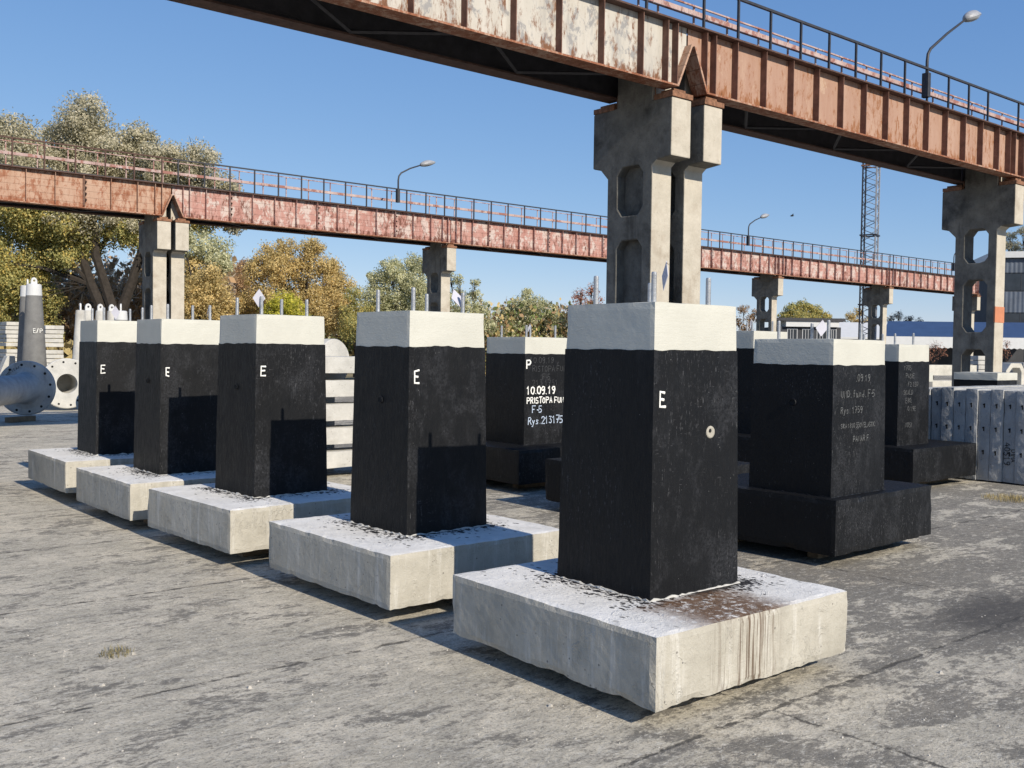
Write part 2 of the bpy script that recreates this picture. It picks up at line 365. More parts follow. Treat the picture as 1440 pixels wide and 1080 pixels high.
# stroke lettering (hand painted marks)
G = {'E': [[(.6, 1), (0, 1), (0, 0), (.6, 0)], [(0, .52), (.5, .52)]], 'P': [[(0, 0), (0, 1), (.4, 1), (.58, .85), (.58, .65), (.4, .5), (0, .5)]],
 '0': [[(.3, 1), (.05, .8), (0, .5), (.05, .2), (.3, 0), (.52, .2), (.58, .5), (.52, .8), (.3, 1)]], '1': [[(.05, .7), (.3, 1), (.3, 0)]],
 '2': [[(.02, .78), (.15, .97), (.4, .98), (.55, .8), (.5, .58), (.02, 0), (.6, 0)]], '3': [[(.03, .95), (.5, .97), (.25, .58), (.5, .48), (.55, .22), (.35, 0), (.02, .08)]],
 '4': [[(.38, 1), (0, .35), (.6, .35)], [(.42, .65), (.42, 0)]], '5': [[(.55, 1), (.1, 1), (.06, .55), (.35, .6), (.56, .4), (.5, .1), (.25, 0), (.02, .08)]],
 '6': [[(.45, .98), (.12, .6), (.02, .25), (.2, 0), (.45, .05), (.56, .3), (.4, .5), (.08, .4)]], '7': [[(.0, 1), (.58, 1), (.22, 0)], [(.1, .5), (.5, .5)]],
 '8': [[(.3, .52), (.06, .75), (.3, 1), (.54, .75), (.3, .52), (.02, .25), (.3, 0), (.58, .25), (.3, .52)]],
 '9': [[(.54, .7), (.35, .48), (.1, .55), (.05, .8), (.25, 1), (.5, .95), (.55, .6), (.4, .1), (.15, 0)]], '.': [[(.08, 0), (.12, .05)]], '-': [[(.08, .45), (.45, .45)]],
 'A': [[(0, 0), (.3, 1), (.6, 0)], [(.12, .38), (.48, .38)]], 'R': [[(0, 0), (0, 1), (.4, 1), (.56, .8), (.4, .52), (0, .5)], [(.25, .5), (.6, 0)]], 'I': [[(.15, 0), (.15, 1)]],
 'S': [[(.55, .88), (.3, 1), (.06, .85), (.1, .6), (.5, .42), (.54, .15), (.28, 0), (.02, .1)]], 'T': [[(0, 1), (.62, 1)], [(.31, 1), (.31, 0)]], 'F': [[(.55, 1), (0, 1), (0, 0)], [(0, .52), (.42, .52)]],
 'U': [[(0, 1), (.02, .25), (.25, 0), (.5, .2), (.55, 1)]], 'N': [[(0, 0), (0, 1), (.55, 0), (.55, 1)]], 'D': [[(0, 0), (0, 1), (.35, .95), (.58, .6), (.5, .15), (0, 0)]],
 'M': [[(0, 0), (.05, 1), (.32, .4), (.6, 1), (.65, 0)]], 'L': [[(0, 1), (0, 0), (.5, 0)]], 'K': [[(0, 0), (0, 1)], [(.5, 1), (0, .45), (.55, 0)]], 'W': [[(0, 1), (.15, 0), (.32, .6), (.5, 0), (.65, 1)]],
 'C': [[(.55, .85), (.3, 1), (.04, .7), (.04, .3), (.3, 0), (.55, .12)]], 'G': [[(.55, .85), (.3, 1), (.04, .7), (.04, .3), (.3, 0), (.56, .15), (.56, .45), (.35, .45)]], 'y': [[(0, .6), (.22, .15)], [(.45, .6), (.12, -.3), (-.08, -.25)]],
 's': [[(.4, .52), (.15, .6), (.08, .42), (.38, .22), (.3, .02), (.02, .05)]], '/': [[(0, -.05), (.4, 1.05)]], 'n': [[(0, 0), (0, .6), (.3, .55), (.38, 0)]], 'd': [[(.4, 1), (.4, 0), (.1, .05), (.05, .4), (.4, .5)]],
 'f': [[(.4, 1), (.2, .9), (.18, 0)], [(0, .55), (.4, .55)]], 'u': [[(0, .6), (.05, .05), (.35, .1), (.38, .6)], [(.38, .3), (.4, 0)]], 'O': [[(.3, 1), (.03, .75), (.02, .3), (.28, 0), (.56, .25), (.57, .72), (.3, 1)]], 'J': [[(.5, 1), (.5, .2), (.25, 0), (.02, .15)]], ' ': []}
def letters(mb, text, org, h, place, w=.1, flat=None, wob=.045, adv=1., seed=0, sq=1.):
    r = random.Random(text+str(seed)); x = org[0]; q = 0
    for ch in text:
        g = G[ch]; dy = (r.random()-.5)*.08*h; k = h*(1+(r.random()-.5)*.12)
        for st in g:
            q += 1
            pts = [place(x + (a*sq + r.uniform(-wob, wob))*k, org[1] + dy + (b + r.uniform(-wob, wob))*k, .0012 + .00025*(q % 5)) for a, b in st]
            mb.tube(pts, w*h*.5, 6, True, flat)
        x += h*adv*(.38 if ch in '. I-' else .82)

# ------------------------------------------------------------------ world and sun
SUN_EL = R(31.2); SD = Vector((-.035, -1, 0)).normalized()
w = bpy.data.worlds.new('World'); S.world = w; w.use_nodes = True
nt = w.node_tree; sky = nt.nodes.new('ShaderNodeTexSky'); sky.sky_type = 'NISHITA'; sky.sun_disc = False
sky.sun_elevation = SUN_EL; sky.sun_rotation = math.atan2(SD.x, SD.y) % (2*math.pi); sky.air_density = .8; sky.dust_density = .0; sky.ozone_density = 3.0
bg = nt.nodes['Background']
sp_ = nt.nodes.new('ShaderNodeSeparateColor'); cb_ = nt.nodes.new('ShaderNodeCombineColor'); nt.links.new(sky.outputs[0], sp_.inputs[0])   # soften the sky's contrast as the phone camera does
for i_, (p_, a_) in enumerate(((.85, .732), (.65, .714), (.42, .827))):
    q_ = None
    for op_, v_ in (('MULTIPLY', .1242), ('POWER', p_), ('MULTIPLY', a_*8.05)):
        m_ = nt.nodes.new('ShaderNodeMath'); m_.operation = op_; m_.inputs[1].default_value = v_
        nt.links.new(sp_.outputs[i_] if q_ is None else q_, m_.inputs[0]); q_ = m_.outputs[0]
    nt.links.new(q_, cb_.inputs[i_])
nt.links.new(cb_.outputs[0], bg.inputs[0]); bg.inputs[1].default_value = .108
ld = bpy.data.lights.new('sun', 'SUN'); lo = bpy.data.objects.new('sun', ld); COL.objects.link(lo)
ld.energy = 4.95; ld.angle = R(.5); ld.color = (1, .905, .765)
lo.rotation_euler = (-(SD*math.cos(SUN_EL) + Vector((0, 0, math.sin(SUN_EL))))).to_track_quat('-Z', 'Y').to_euler(); lo.location = (0, -20, 30)
S.view_settings.view_transform = 'Standard'; S.view_settings.look = 'None'; S.view_settings.exposure = 0.2; S.view_settings.gamma = 1

# ------------------------------------------------------------------ ground
g = MB(); g.add([(-2500, -2500, 0), (2500, -2500, 0), (2500, 2500, 0), (-2500, 2500, 0)], [(0, 1, 2, 3)])
tag(g.build('yard_ground', 'worn_yard_concrete'), kind='structure')
g = MB(); g.add([(-400, 43, .004), (46, 41, .004), (120, 95, .004), (400, 300, .004), (400, 1500, .004), (-400, 1500, .004)], [(0, 1, 2, 3, 4, 5)])
tag(g.build('verge', 'dry_earth'), kind='structure')

pb = MB(); pr = random.Random(3)
for i in range(1100):
    u = pr.uniform(-60, 1500); v = 590 + 520*pr.random()**.8
    d = fw + rt*((u-720)/F_PX) - up*((v-540)/F_PX); p = d*(-EYE/d.z)
    if not (0 < p.y < 30): continue
    s_ = pr.choice((.002, .0025, .003, .004, .0045, .006)) * (2.2 if pr.random() < .03 else 1)
    a0 = pr.random()*6; vs = []
    for k in range(5): vs.append((p.x+math.cos(a0+k*1.257)*s_*pr.uniform(.8, 1.5), p.y+math.sin(a0+k*1.257)*s_*pr.uniform(.7, 1.2), -.002))
    for k in range(5): vs.append((p.x+math.cos(a0+k*1.257)*s_*pr.uniform(.4, .8), p.y+math.sin(a0+k*1.257)*s_*pr.uniform(.4, .8), s_*pr.uniform(.5, 1.1)))
    pb.add(vs, [(k, (k+1) % 5, 5+(k+1) % 5, 5+k) for k in range(5)] + [(5, 6, 7, 8, 9)])
tag(pb.build('gravel', 'stone'), 'small pale stones and grit scattered over the worn concrete yard', 'gravel', kind='stuff')

def tuft(loc, label, mat, n, h, spread, seed):
    r = random.Random(seed); mb = MB()
    for i in range(n):
        a = r.random()*6.283; b = r.random()**.6*spread; x, y = math.cos(a)*b, math.sin(a)*b; hh = h*r.uniform(.4, 1); a2 = r.random()*6.283; ln = hh*r.uniform(.3, 1.1); wd = .0016
        m = Vector((x+math.cos(a2)*ln*.4, y+math.sin(a2)*ln*.4, hh*.7)); e = Vector((x+math.cos(a2)*ln, y+math.sin(a2)*ln, hh*r.uniform(.7, 1))); q = Vector((-math.sin(a2), math.cos(a2), 0))*wd
        b0 = Vector((x, y, -.003)); mb.add([b0-q, b0+q, m+q, m-q, e], [(0, 1, 2, 3), (3, 2, 4)])
    o = mb.build('weed_tuft', mat); o.location = loc; tag(o, label, 'weed', 'weeds in the yard')
tuft((1.79, 5.26, 0), 'small dry green weed tuft in the open concrete at the left foreground', 'green_blade', 130, .035, .085, 1)
tuft((11.6, 4.96, 0), 'dry straw-coloured weed tuft on the ground before the grey panels at the right', 'dry_blade', 650, .06, .30, 2)
tuft((12.3, 4.35, 0), 'smaller dry weed tuft near the right edge, closer than the other straw-coloured one', 'dry_blade', 300, .05, .2, 3)

# ------------------------------------------------------------------ foundation blocks
def rough_box(mb, x0, y0, z0, x1, y1, z1, n, amp, seed, chip=0., a2=None):
    """closed box of n-cells per side whose vertices are jittered, edges chipped; a2 = top rectangle for a taper"""
    nx, ny, nz = n; t = a2 or (x0, y0, x1, y1)
    bm = {}
    def P(i, j, k):
        if (i, j, k) in bm: return bm[(i, j, k)]
        fz = k/nz; xa, xb = x0+(t[0]-x0)*fz, x1+(t[2]-x1)*fz; ya, yb = y0+(t[1]-y0)*fz, y1+(t[3]-y1)*fz
        p = Vector((xa+(xb-xa)*i/nx, ya+(yb-ya)*j/ny, z0+(z1-z0)*fz)); q = p*7+Vector((seed*13.1, seed*7.7, 0))
        ex = (i in (0, nx))+(j in (0, ny))+(k in (0, nz))
        d = noise.noise_vector(q)*amp + noise.noise_vector(q*4)*amp*.5
        if ex >= 2 and chip:
            c = max(0, noise.noise(q*.9+Vector((5, 5, 5)))+.25*noise.noise(q*3.1))*chip*.8 + chip*.2
            ctr = Vector(((x0+x1)/2, (y0+y1)/2, (z0+z1)/2)); s_ = Vector((1 if i == 0 else -1 if i == nx else 0, 1 if j == 0 else -1 if j == ny else 0, 1 if k == 0 else -1 if k == nz else 0)); d += s_*c
            if k == 0: d.z += max(0, noise.noise(q*5))*chip*.5 - chip*.35
        p = p+d; s_i = len(mb.v); mb.v.append(tuple(p)); bm[(i, j, k)] = s_i; return s_i
    def F(a): mb.f.append(a); mb.mi.append(mb.k)
    for i in range(nx):
        for j in range(ny):
            F([P(i, j, 0), P(i, j+1, 0), P(i+1, j+1, 0), P(i+1, j, 0)]); F([P(i, j, nz), P(i+1, j, nz), P(i+1, j+1, nz), P(i, j+1, nz)])
        for k in range(nz):
            F([P(i, 0, k), P(i+1, 0, k), P(i+1, 0, k+1), P(i, 0, k+1)]); F([P(i, ny, k), P(i, ny, k+1), P(i+1, ny, k+1), P(i+1, ny, k)])
    for j in range(ny):
        for k in range(nz):
            F([P(0, j, k), P(0, j, k+1), P(0, j+1, k+1), P(0, j+1, k)]); F([P(nx, j, k), P(nx, j+1, k), P(nx, j+1, k+1), P(nx, j, k+1)])

def shaft_mesh(mb, base, z0, top, z1, edge, seed, bulge=None):
    """black coat: tapered tube, ragged upper edge (paint line) and slightly lumpy foot"""
    n = 22; nz = 16; ring = []
    def rect(t, q):                    # q 0..4 around
        a = [base[i]+(top[i]-base[i])*t for i in range(4)]; s_, f = int(q) % 4, q-int(q)
        c = [(a[0], a[1]), (a[2], a[1]), (a[2], a[3]), (a[0], a[3])]; p, r_ = c[s_], c[(s_+1) % 4]
        return p[0]+(r_[0]-p[0])*f, p[1]+(r_[1]-p[1])*f
    vs = []; fs = []; m = 4*n
    for k in range(nz+1):
        for i in range(m):
            q = i/n; z = z0+(z1-z0)*k/nz
            if k == nz:
                z += noise.noise(Vector((q*6+seed*9, seed, 0)))*edge + noise.noise(Vector((q*22+seed*9, seed, 3)))*edge*.6
                if bulge and abs(q-bulge[0]) < bulge[1]: z += bulge[2]*math.sqrt(1-((q-bulge[0])/bulge[1])**2)
            x, y = rect((z-z0)/(z1-z0), q)
            if k == 0: z += noise.noise(Vector((q*20, seed, 8)))*.006
            vs.append((x+noise.noise(Vector((q*5, z*5, seed)))*.002, y+noise.noise(Vector((q*5, z*5, seed+9)))*.002, z))
    for k in range(nz):
        for i in range(m): fs.append((k*m+i, k*m+(i+1) % m, (k+1)*m+(i+1) % m, (k+1)*m+i))
    mb.add(vs, fs)

bear_group = 'timber bearers under the foundation blocks'
def bearers(x0, x1, y0, y1, rz, ctr, what):
    for f, word in ((.24, 'nearer'), (.8, 'farther')):
        mb = MB(); L = x1-x0; mb.box(.26, -.05, 0, L-.1, .05, .104)
        o = mb.build('timber_bearer', 'timber', bevel=.006)
        p = Vector((x0, y0+(y1-y0)*f, 0)); c = Vector((ctr[0], ctr[1], 0)); p.rotate(Matrix.Rotation(rz, 3, 'Z')); o.location = c+p; o.rotation_euler.z = rz
        tag(o, f'squared timber bearer under the {what}, {word} of its two', 'timber', bear_group)

TAGS = 'paper tags on the anchor rods'
def block(label, ctr, rz, W, L, zb, ph, H, band, shaft, pm, rods, seed, what, rod_h=.145, bulge=None, tagpos=None, tagrot=(0, 0), rr=.0135, group='black-coated foundation blocks'):
    """ctr: world point under plinth centre. shaft = (ox, oy, w, l, wt, lt)"""
    t = thing('foundation_block', label, 'concrete block', (ctr[0], ctr[1], zb), rz, group)
    p = MB(); rough_box(p, -W/2, -L/2, 0, W/2, L/2, ph, (40, 40, 10), .0013, seed, .016)
    p.build('plinth', pm, t)
    ox, oy, w_, l_, wt, lt = shaft; s_ = 1-band/(H-ph)
    full = lambda e, f: (ox-(w_+(wt-w_)*f)/2-e, oy-(l_+(lt-l_)*f)/2-e, ox+(w_+(wt-w_)*f)/2+e, oy+(l_+(lt-l_)*f)/2+e)
    sh = MB(); shaft_mesh(sh, full(0, 0), ph-.004, full(0, s_), H-band, .011, seed, bulge)
    sh.build('black_shaft', 'black_bitumen', t)
    c = MB(); a = full(-.003, s_-.04); b = full(-.003, 1)
    rough_box(c, a[0], a[1], H-band-.05, a[2], a[3], H, (20, 20, 8), .0008, seed+3, .007, b)
    c.build('cream_cap', 'cream_paint', t)
    # crust of slurry where the shaft meets the plinth
    cr = MB(); q = full(.004, 0); rr_ = random.Random(seed)
    cs = [(q[0], q[1]), (q[2], q[1]), (q[2], q[3]), (q[0], q[3])]
    pts = []
    for i in range(4):
        A, B = Vector(cs[i]), Vector(cs[(i+1) % 4])
        for k in range(26): pts.append(A.lerp(B, k/26))
    n = len(pts); vs = []; fs = []
    cx = Vector((ox, oy))
    for i, v in enumerate(pts):
        o2 = (v-cx).normalized(); h = ph + max(.0, .004 + .013*noise.noise(Vector((i*.4, seed, 0))) + rr_.uniform(-.003, .004)); e = .006+rr_.uniform(0, .008)
        vs += [tuple(v-o2*.012)+(h,), tuple(v+o2*.003)+(h*1.0,), tuple(v+o2*e)+(ph-.004,)]
    for i in range(n):
        j = (i+1) % n; fs += [(i*3, j*3, j*3+1, i*3+1), (i*3+1, j*3+1, j*3+2, i*3+2)]
    cr.add(vs, fs); cr.build('slurry_crust', 'white_concrete' if pm != 'black_bitumen' else 'black_bitumen', t)
    for i, (x, y) in enumerate(rods):
        m = MB(); hh = rod_h*(1+.06*math.sin(seed+i*2.1)); m.tube([(x, y, H-.03), (x, y, H+hh-.006), (x, y, H+hh)], [rr, rr, rr*.75], 12); z = H+.04
        for k in range(int((hh-.03)/.008)): m.lathe([(rr*.95, 0), (rr*1.07, .002), (rr*.95, .004)], (x, y, H+.02+k*.008), (0, 0, 1), 10)
        m.build('anchor_rod', 'galvanised', t, smooth=False)
    face = lambda u, z, e: Vector((u, oy-(l_+(lt-l_)*((z-ph)/(H-ph)))/2-e, z))      # the face turned to -Y
    if tagpos:
        x, y, z, s1, s2, yaw, lean = tagpos
        m = MB(); m.add([(-s1, 0, 0), (0, 0, -s2), (s1, 0, 0), (0, 0, s2), (-s1*.98, .003, 0), (0, .003, -s2*.98), (s1*.98, .003, 0), (0, .003, s2*.98)], [(0, 1, 2, 3), (7, 6, 5, 4), (0, 4, 5, 1), (1, 5, 6, 2), (2, 6, 7, 3), (3, 7, 4, 0)])
        o = thing('paper_tag', f'white paper tag on a rod of the {what}', 'tag', (0, 0, 0), 0, TAGS)
        m.build('sheet', 'paper', o)
        wv = MB(); wv.tube([(0, -.001, s2*.9), (-.02, .006, s2*.75), (-.05, .012, s2*.7)], .0012, 5); wv.build('wire', 'dark_rust', o)
        v = Vector((x, y, H+z)); v.rotate(Matrix.Rotation(rz, 3, 'Z')); o.location = v+Vector((ctr[0], ctr[1], zb)); o.rotation_euler = (lean, 0, yaw)
    bearers(-W/2, W/2, -L/2, L/2, rz, ctr, what)
    return t, face
AW, AL, APH, AB = 1.4236, 1.4733, .3187, .2315
ASH = (.0424, .0338, .6628, .6679, .6198, .6291)
Apos = [(3.9043, 3.5079, -1.2429, -.0118), (3.8977, 5.5871, .9531, -.0069), (3.8084, 7.5773, 2.1385, .006), (3.7744, 9.4031, -.0579, -.0018), (3.8102, 11.2612, -1.3215, .0148)]
RD = [(.04+a*.205, .03+b*.205) for a, b in ((-1, -1), (1, -1), (1, 1), (-1, 1))]
lab = ['black-coated foundation block nearest the camera, pale plinth with brown run-down stain', 'second block of the front row, a black paint bulge rising into its cream cap',
       'middle block of the front row of five pale-plinth blocks', 'fourth block of the front row, just before the farthest pale-plinth one', 'farthest and leftmost block of the row of pale-plinth blocks']
wh = ['nearest block with the brown-stained plinth', 'second block of the front row', 'middle block of the front row', 'fourth block of the front row', 'farthest block of the front row']
tg = [(-.10, -.19, .135, .032, .075, 1.2, .1), (.235, -.13, .10, .062, .075, .2, -.5), (-.18, -.16, .13, .05, .075, -.3, .1), (.25, -.12, .09, .012, .06, .9, .2), (-.02, -.1, .09, .045, .075, -.5, .1)]
for i, (x, y, a, dz) in enumerate(Apos):
    t, face = block(lab[i], (x, y), R(a), AW, AL, .1007+dz, APH, 1.758, AB, ASH, 'plinth_stained' if i == 0 else 'plinth_spattered', RD, i+1, wh[i], bulge=(.42, .13, .012) if i == 1 else None, tagpos=tg[i])
    e = MB(); letters(e, 'E', (-.228, (1.25, 1.298, 1.268, 1.232, 1.195)[i]), .078, face, .17, Vector((0, -1, 0)), .07, 1., i, .8)
    e.build('letter_mark', 'white_letter', t)
    if i == 0:                          # plugged lifting socket on the sunny face
        m = MB(); c = face(.145, 1.115, 0); m.lathe([(.0, .004), (.018, .005), (.024, .006), (.030, .004), (.033, -.002)], c, (0, -1, 0), 16); m.build('socket_plug', 'mortar', t, True)
        m = MB(); m.lathe([(.0, .0075), (.009, .0075), (.011, .005)], c+Vector((-.008, 0, .008)), (0, -1, 0), 10); m.build('socket_hole', 'cavity', t)
    if i in (1, 2, 3):
        m = MB(); c = Vector((.0424-.331+.011*((1.21-APH)/1.44), .02, 1.18)); m.lathe([(0, .002), (.016, .003), (.019, -.001)], c, (-1, 0, 0), 12); m.build('socket_hole', 'cavity', t)
        m = MB(); m.lathe([(.015, .003), (.021, .007), (.026, .0)], c+Vector((0, 0, -.003)), (-1, 0, 0), 14); m.build('socket_rim', 'black_bitumen', t, True)

# second row: all-black blocks
def bblock(label, fx, fy, W, L, rz, sx, sy, w_, l_, ph, H, band, seed, what, rods, rod_h, zb=.1, **k):
    """fx, fy world front corner of the plinth; sx, sy shaft corner offset from it"""
    c = Vector((W/2, L/2, 0)); c.rotate(Matrix.Rotation(rz, 3, 'Z'))
    sh = (sx+w_/2-W/2, sy+l_/2-L/2, w_+.02, l_+.02, w_, l_)
    rd = [(sh[0]+a*w_*rods, sh[1]+b*l_*rods) for a, b in ((-1, -1), (1, -1), (1, 1), (-1, 1))]
    return block(label, (fx+c.x, fy+c.y), rz, W, L, zb, ph, H, band, sh, 'black_bitumen', rd, seed, what, rod_h, rr=.013, group='all-black foundation blocks', **k) + (sh,)
t, face, sh = bblock('all-black block with chalk writing, plinth projecting right, behind the nearest block', 6.66, 4.11, 1.52, 1.45, R(1.2), .10, .11, .78, .72, .42, 1.625, .20, 21, 'nearest all-black block', .31, .14, tagpos=(-.02, -.12, .1, .07, .07, -.2, .1))
m = MB(); x0 = sh[0]-.33
for txt, xo, z, h, wdt in (('.09.19', .30, 1.30, .055, .13), ('UND.  fund. F-5', .06, 1.175, .055, .13), ('Rys.  1759', .06, 1.055, .05, .13)): letters(m, txt.replace('.  ', '. '), (x0+xo*.9, z), h, face, wdt, Vector((0, -1, 0)))
letters(m, 'SIKA 1810 550W ELASTIC', (x0+.055, .94), .036, face, .16, Vector((0, -1, 0)), adv=.9); letters(m, 'PANAR F', (x0+.24, .83), .045, face, .15, Vector((0, -1, 0)))
m.build('lettering', 'chalk_letter', t)
m = MB(); c = Vector((sh[0]-sh[2]/2+.005, sh[1]-.02, 1.13)); m.lathe([(0, .002), (.018, .003), (.021, -.001)], c, (-1, 0, 0), 12); m.build('socket_hole', 'cavity', t)
m = MB(); m.lathe([(.018, .003), (.026, .012), (.03, -.001)], c, (-1, 0, 0), 14); m.build('socket_rim', 'black_bitumen', t, True)
bblock('all-black block mostly hidden behind the nearest block, only its plinth corner showing', 6.82, 6.0, 1.5, 1.5, R(.5), .42, .42, .68, .68, .42, 1.40, .2, 22, 'hidden all-black block', .3, .12)
t, face, sh = bblock('all-black block with white painted date and drawing number between the two front blocks', 7.33, 8.51, 1.55, 1.5, R(.5), .45, .43, .74, .72, .39, 1.67, .20, 23, 'all-black block with the painted date', .32, .15, tagpos=(-.14, -.18, .11, .035, .055, .5, .3))
x0 = sh[0]-.37
m = MB(); letters(m, 'P', (x0+.03, 1.29), .10, face, .2, Vector((0, -1, 0))); letters(m, '10.09.19', (x0+.03, .99), .09, face, .2, Vector((0, -1, 0)), adv=.93); letters(m, 'PRISTOPA FUN', (x0+.035, .88), .07, face, .2, Vector((0, -1, 0)), adv=.98)
m.build('date_lettering', 'white_letter', t)
m = MB(); letters(m, 'F-5', (x0+.12, .765), .085, face, .15, Vector((0, -1, 0))); letters(m, 'Rys.2131751', (x0+.06, .635), .085, face, .15, Vector((0, -1, 0)), adv=.86); m.build('drawing_lettering', 'blue_white_letter', t)
m = MB()
for txt, xo, z in (('10.09.19', .08, 1.36), ('RISTOPA FUNP', .12, 1.26), ('F-5', .28, 1.16), ('213.1751', .12, 1.09)): letters(m, txt, (x0+xo, z), .07, face, .08, Vector((0, -1, 0)))
m.build('faint_lettering', 'faint_letter', t)
t, face, sh = bblock('all-black block with broad black plinth in front of the grey wall panels', 11.23, 5.93, 1.55, 1.5, R(-1.), .20, .33, .72, .7, .41, 1.645, .21, 24, 'block before the grey wall panels', .3, .14)
m = MB(); x0 = sh[0]-.3
for k, txt in enumerate(('1705', 'PASIE', 'F2 150', 'SKALD', 'E80.', '0.19E', '', 'NOSI')): letters(m, txt, (x0+.06+.05*(k % 3), 1.33-k*.1), .055, face, .12, Vector((0, -1, 0)))
m.build('lettering', 'chalk_letter', t)
bblock('all-black block rising between the nearest block and the chalk-marked one', 10.9, 7.85, 1.6, 1.5, R(0), .4, .43, .78, .72, .41, 1.82, .24, 25, 'block behind the chalk-marked one', .3, .14, tagpos=(-.2, -.12, .1, .06, .08, .5, .1))
# ------------------------------------------------------------------ upright grey panels at right
pg = 'grey concrete slabs standing on edge'
pan = [(5.10, .0), (5.265, .03), (5.43, .006), (5.59, .035), (5.75, .012), (5.91, .02), (6.07, .004), (6.23, .012), (6.39, .008), (6.55, .05), (6.72, .02), (6.98, -.03)]
pname = ['first grey slab at the right edge of the photo', 'grey slab with rotated black marker writing nearest the right edge', 'grey slab with blank weathered edge right of the marked one', 'grey slab with rotated marker writing above its foot', 'plain grey slab just right of the black plinth corner',
         'grey slab whose foot passes behind the black plinth corner', 'grey slab standing above the black plinth, third from its corner', 'grey slab above the black plinth, fourth from its corner', 'grey slab above the middle of the black plinth', 'grey slab with a deep shadow beside it, left of the middle ones', 'narrow grey slab before the gap in the row', 'last grey slab beyond the gap, beside the black shaft']
for i, (y, dx) in enumerate(pan):
    t = thing('upright_slab', pname[i], 'concrete slab', (12.95+dx, y, .02), R(rng.uniform(-1.6, 1.8)), pg)
    m = MB(); zt = 1.16+rng.uniform(-.015, .02); rough_box(m, 0, -.079, 0, 3.2, .079, zt, (30, 4, 24), .004, 40+i, .012); m.build('slab_body', 'panel_concrete', t)
    for k, z in enumerate((.96, .66, .36)):
        m = MB(); m.box(-.006, -.009, z-.028, .004, .005, z+.028); m.box(-.006, .0055, z+.006, .004, .018, z+.022); m.build('anchor_slot', 'cavity', t)
    if i in (1, 3):
        m = MB(); pl = lambda a, b, e: Vector((-.006-e, .0 - b, a))
        pl = lambda a, b, e: Vector((-.007-e, -b, .62-a))
        letters(m, '40519', (.12, -.06), .075, pl, .14, Vector((-1, 0, 0)), adv=.95); letters(m, 'DIMA', (.2, .03), .06, pl, .14, Vector((-1, 0, 0)), adv=1.0); m.build('lettering', 'marker_letter', t)

# ------------------------------------------------------------------ stack of beams behind the front row
for k in range(5):
    m = MB(); z = .12+k*.295; rough_box(m, 5.55, 10.9, z, 7.3, 11.35, z+.205, (20, 8, 4), .004, 60+k, .01); o = m.build('precast_beam', 'white_concrete')
    tag(o, ['pale concrete beam at the bottom of the stack, with black marker scribbles', 'pale concrete beam second from the bottom of the stack behind the front row', 'pale concrete beam in the middle of the stack of five', 'pale concrete beam fourth from the bottom of the stack', 'topmost pale beam of the stack between two front-row blocks'][k], 'beam', 'stacked pale beams')
    if k == 0:
        lt = MB(); letters(lt, 'EN  3.35', (5.98, z+.11), .05, lambda a, b, e: Vector((a, 10.893-e, b)), .12, Vector((0, -1, 0))); lt.build('lettering', 'marker_letter', o)
    for q, xx in enumerate((5.7, 7.1)):
        m = MB(); z0 = z-.085 if k else 0; m.box(xx-.05, 10.97, z0, xx+.05, 11.28, z-.003); o = m.build('timber_spacer', 'timber'); tag(o, f"timber spacer under the {['bottom', 'second', 'middle', 'fourth', 'topmost'][k]} pale beam, {'left' if q == 0 else 'right'} end", 'timber', 'spacers in the beam stack')
z = .12+4*.295+.208
for k, (x, rr2, y) in enumerate(((6.62, .30, 11.6), (6.20, .22, 11.75))):
    m = MB(); zc = 1.62-rr2*.9 if k == 0 else 1.52-rr2; m.lathe([(0, 0), (rr2*.55, 0), (rr2*.97, 0), (rr2, .02), (rr2, .16), (rr2*.96, .18), (0, .18)], (x, y, zc+.08), (.35, -1, 0), 36)
    m.box(x-.12, y-.06, 0, x+.12, y+.3, zc+.08-rr2*.7)
    o = m.build('round_end_stone', 'white_concrete'); tag(o, ['white round-topped concrete disc rising behind the beam stack', 'smaller white round-topped disc left of the bigger one behind the beams'][k], 'concrete disc', 'round discs behind the beams')

# ------------------------------------------------------------------ crane gantries
GR = R(-.834)
def gpos(T, s, v, z=0):
    return (s*math.cos(GR)-(T+v)*math.sin(GR), s*math.sin(GR)+(T+v)*math.cos(GR), z)
def pillar_outline(zb):
    h0, h1, ct = zb-1.2, zb-.19, zb+.62
    out = [(.42, -.2), (.42, h0-.07), (.33, h0), (0, h0+.03), (0, h1), (.45, h1+.02), (.45, ct), (1.29, ct), (1.29, h1+.02), (1.88, h1), (1.88, h0+.03), (1.70, h0), (1.50, h0-.20), (1.50, -.2)]
    def win(z0, z1, c=.11):
        a, b = .645, 1.245
        return [(a+c, z0), (b-c, z0), (b, z0+c*1.3), (b, z1-c*1.3), (b-c, z1), (a+c, z1), (a, z1-c*1.3), (a, z0+c*1.3)]
    return [out, win(zb-2.09, zb-1.23), win(zb-3.85, zb-2.52), win(.35, zb-4.3)]
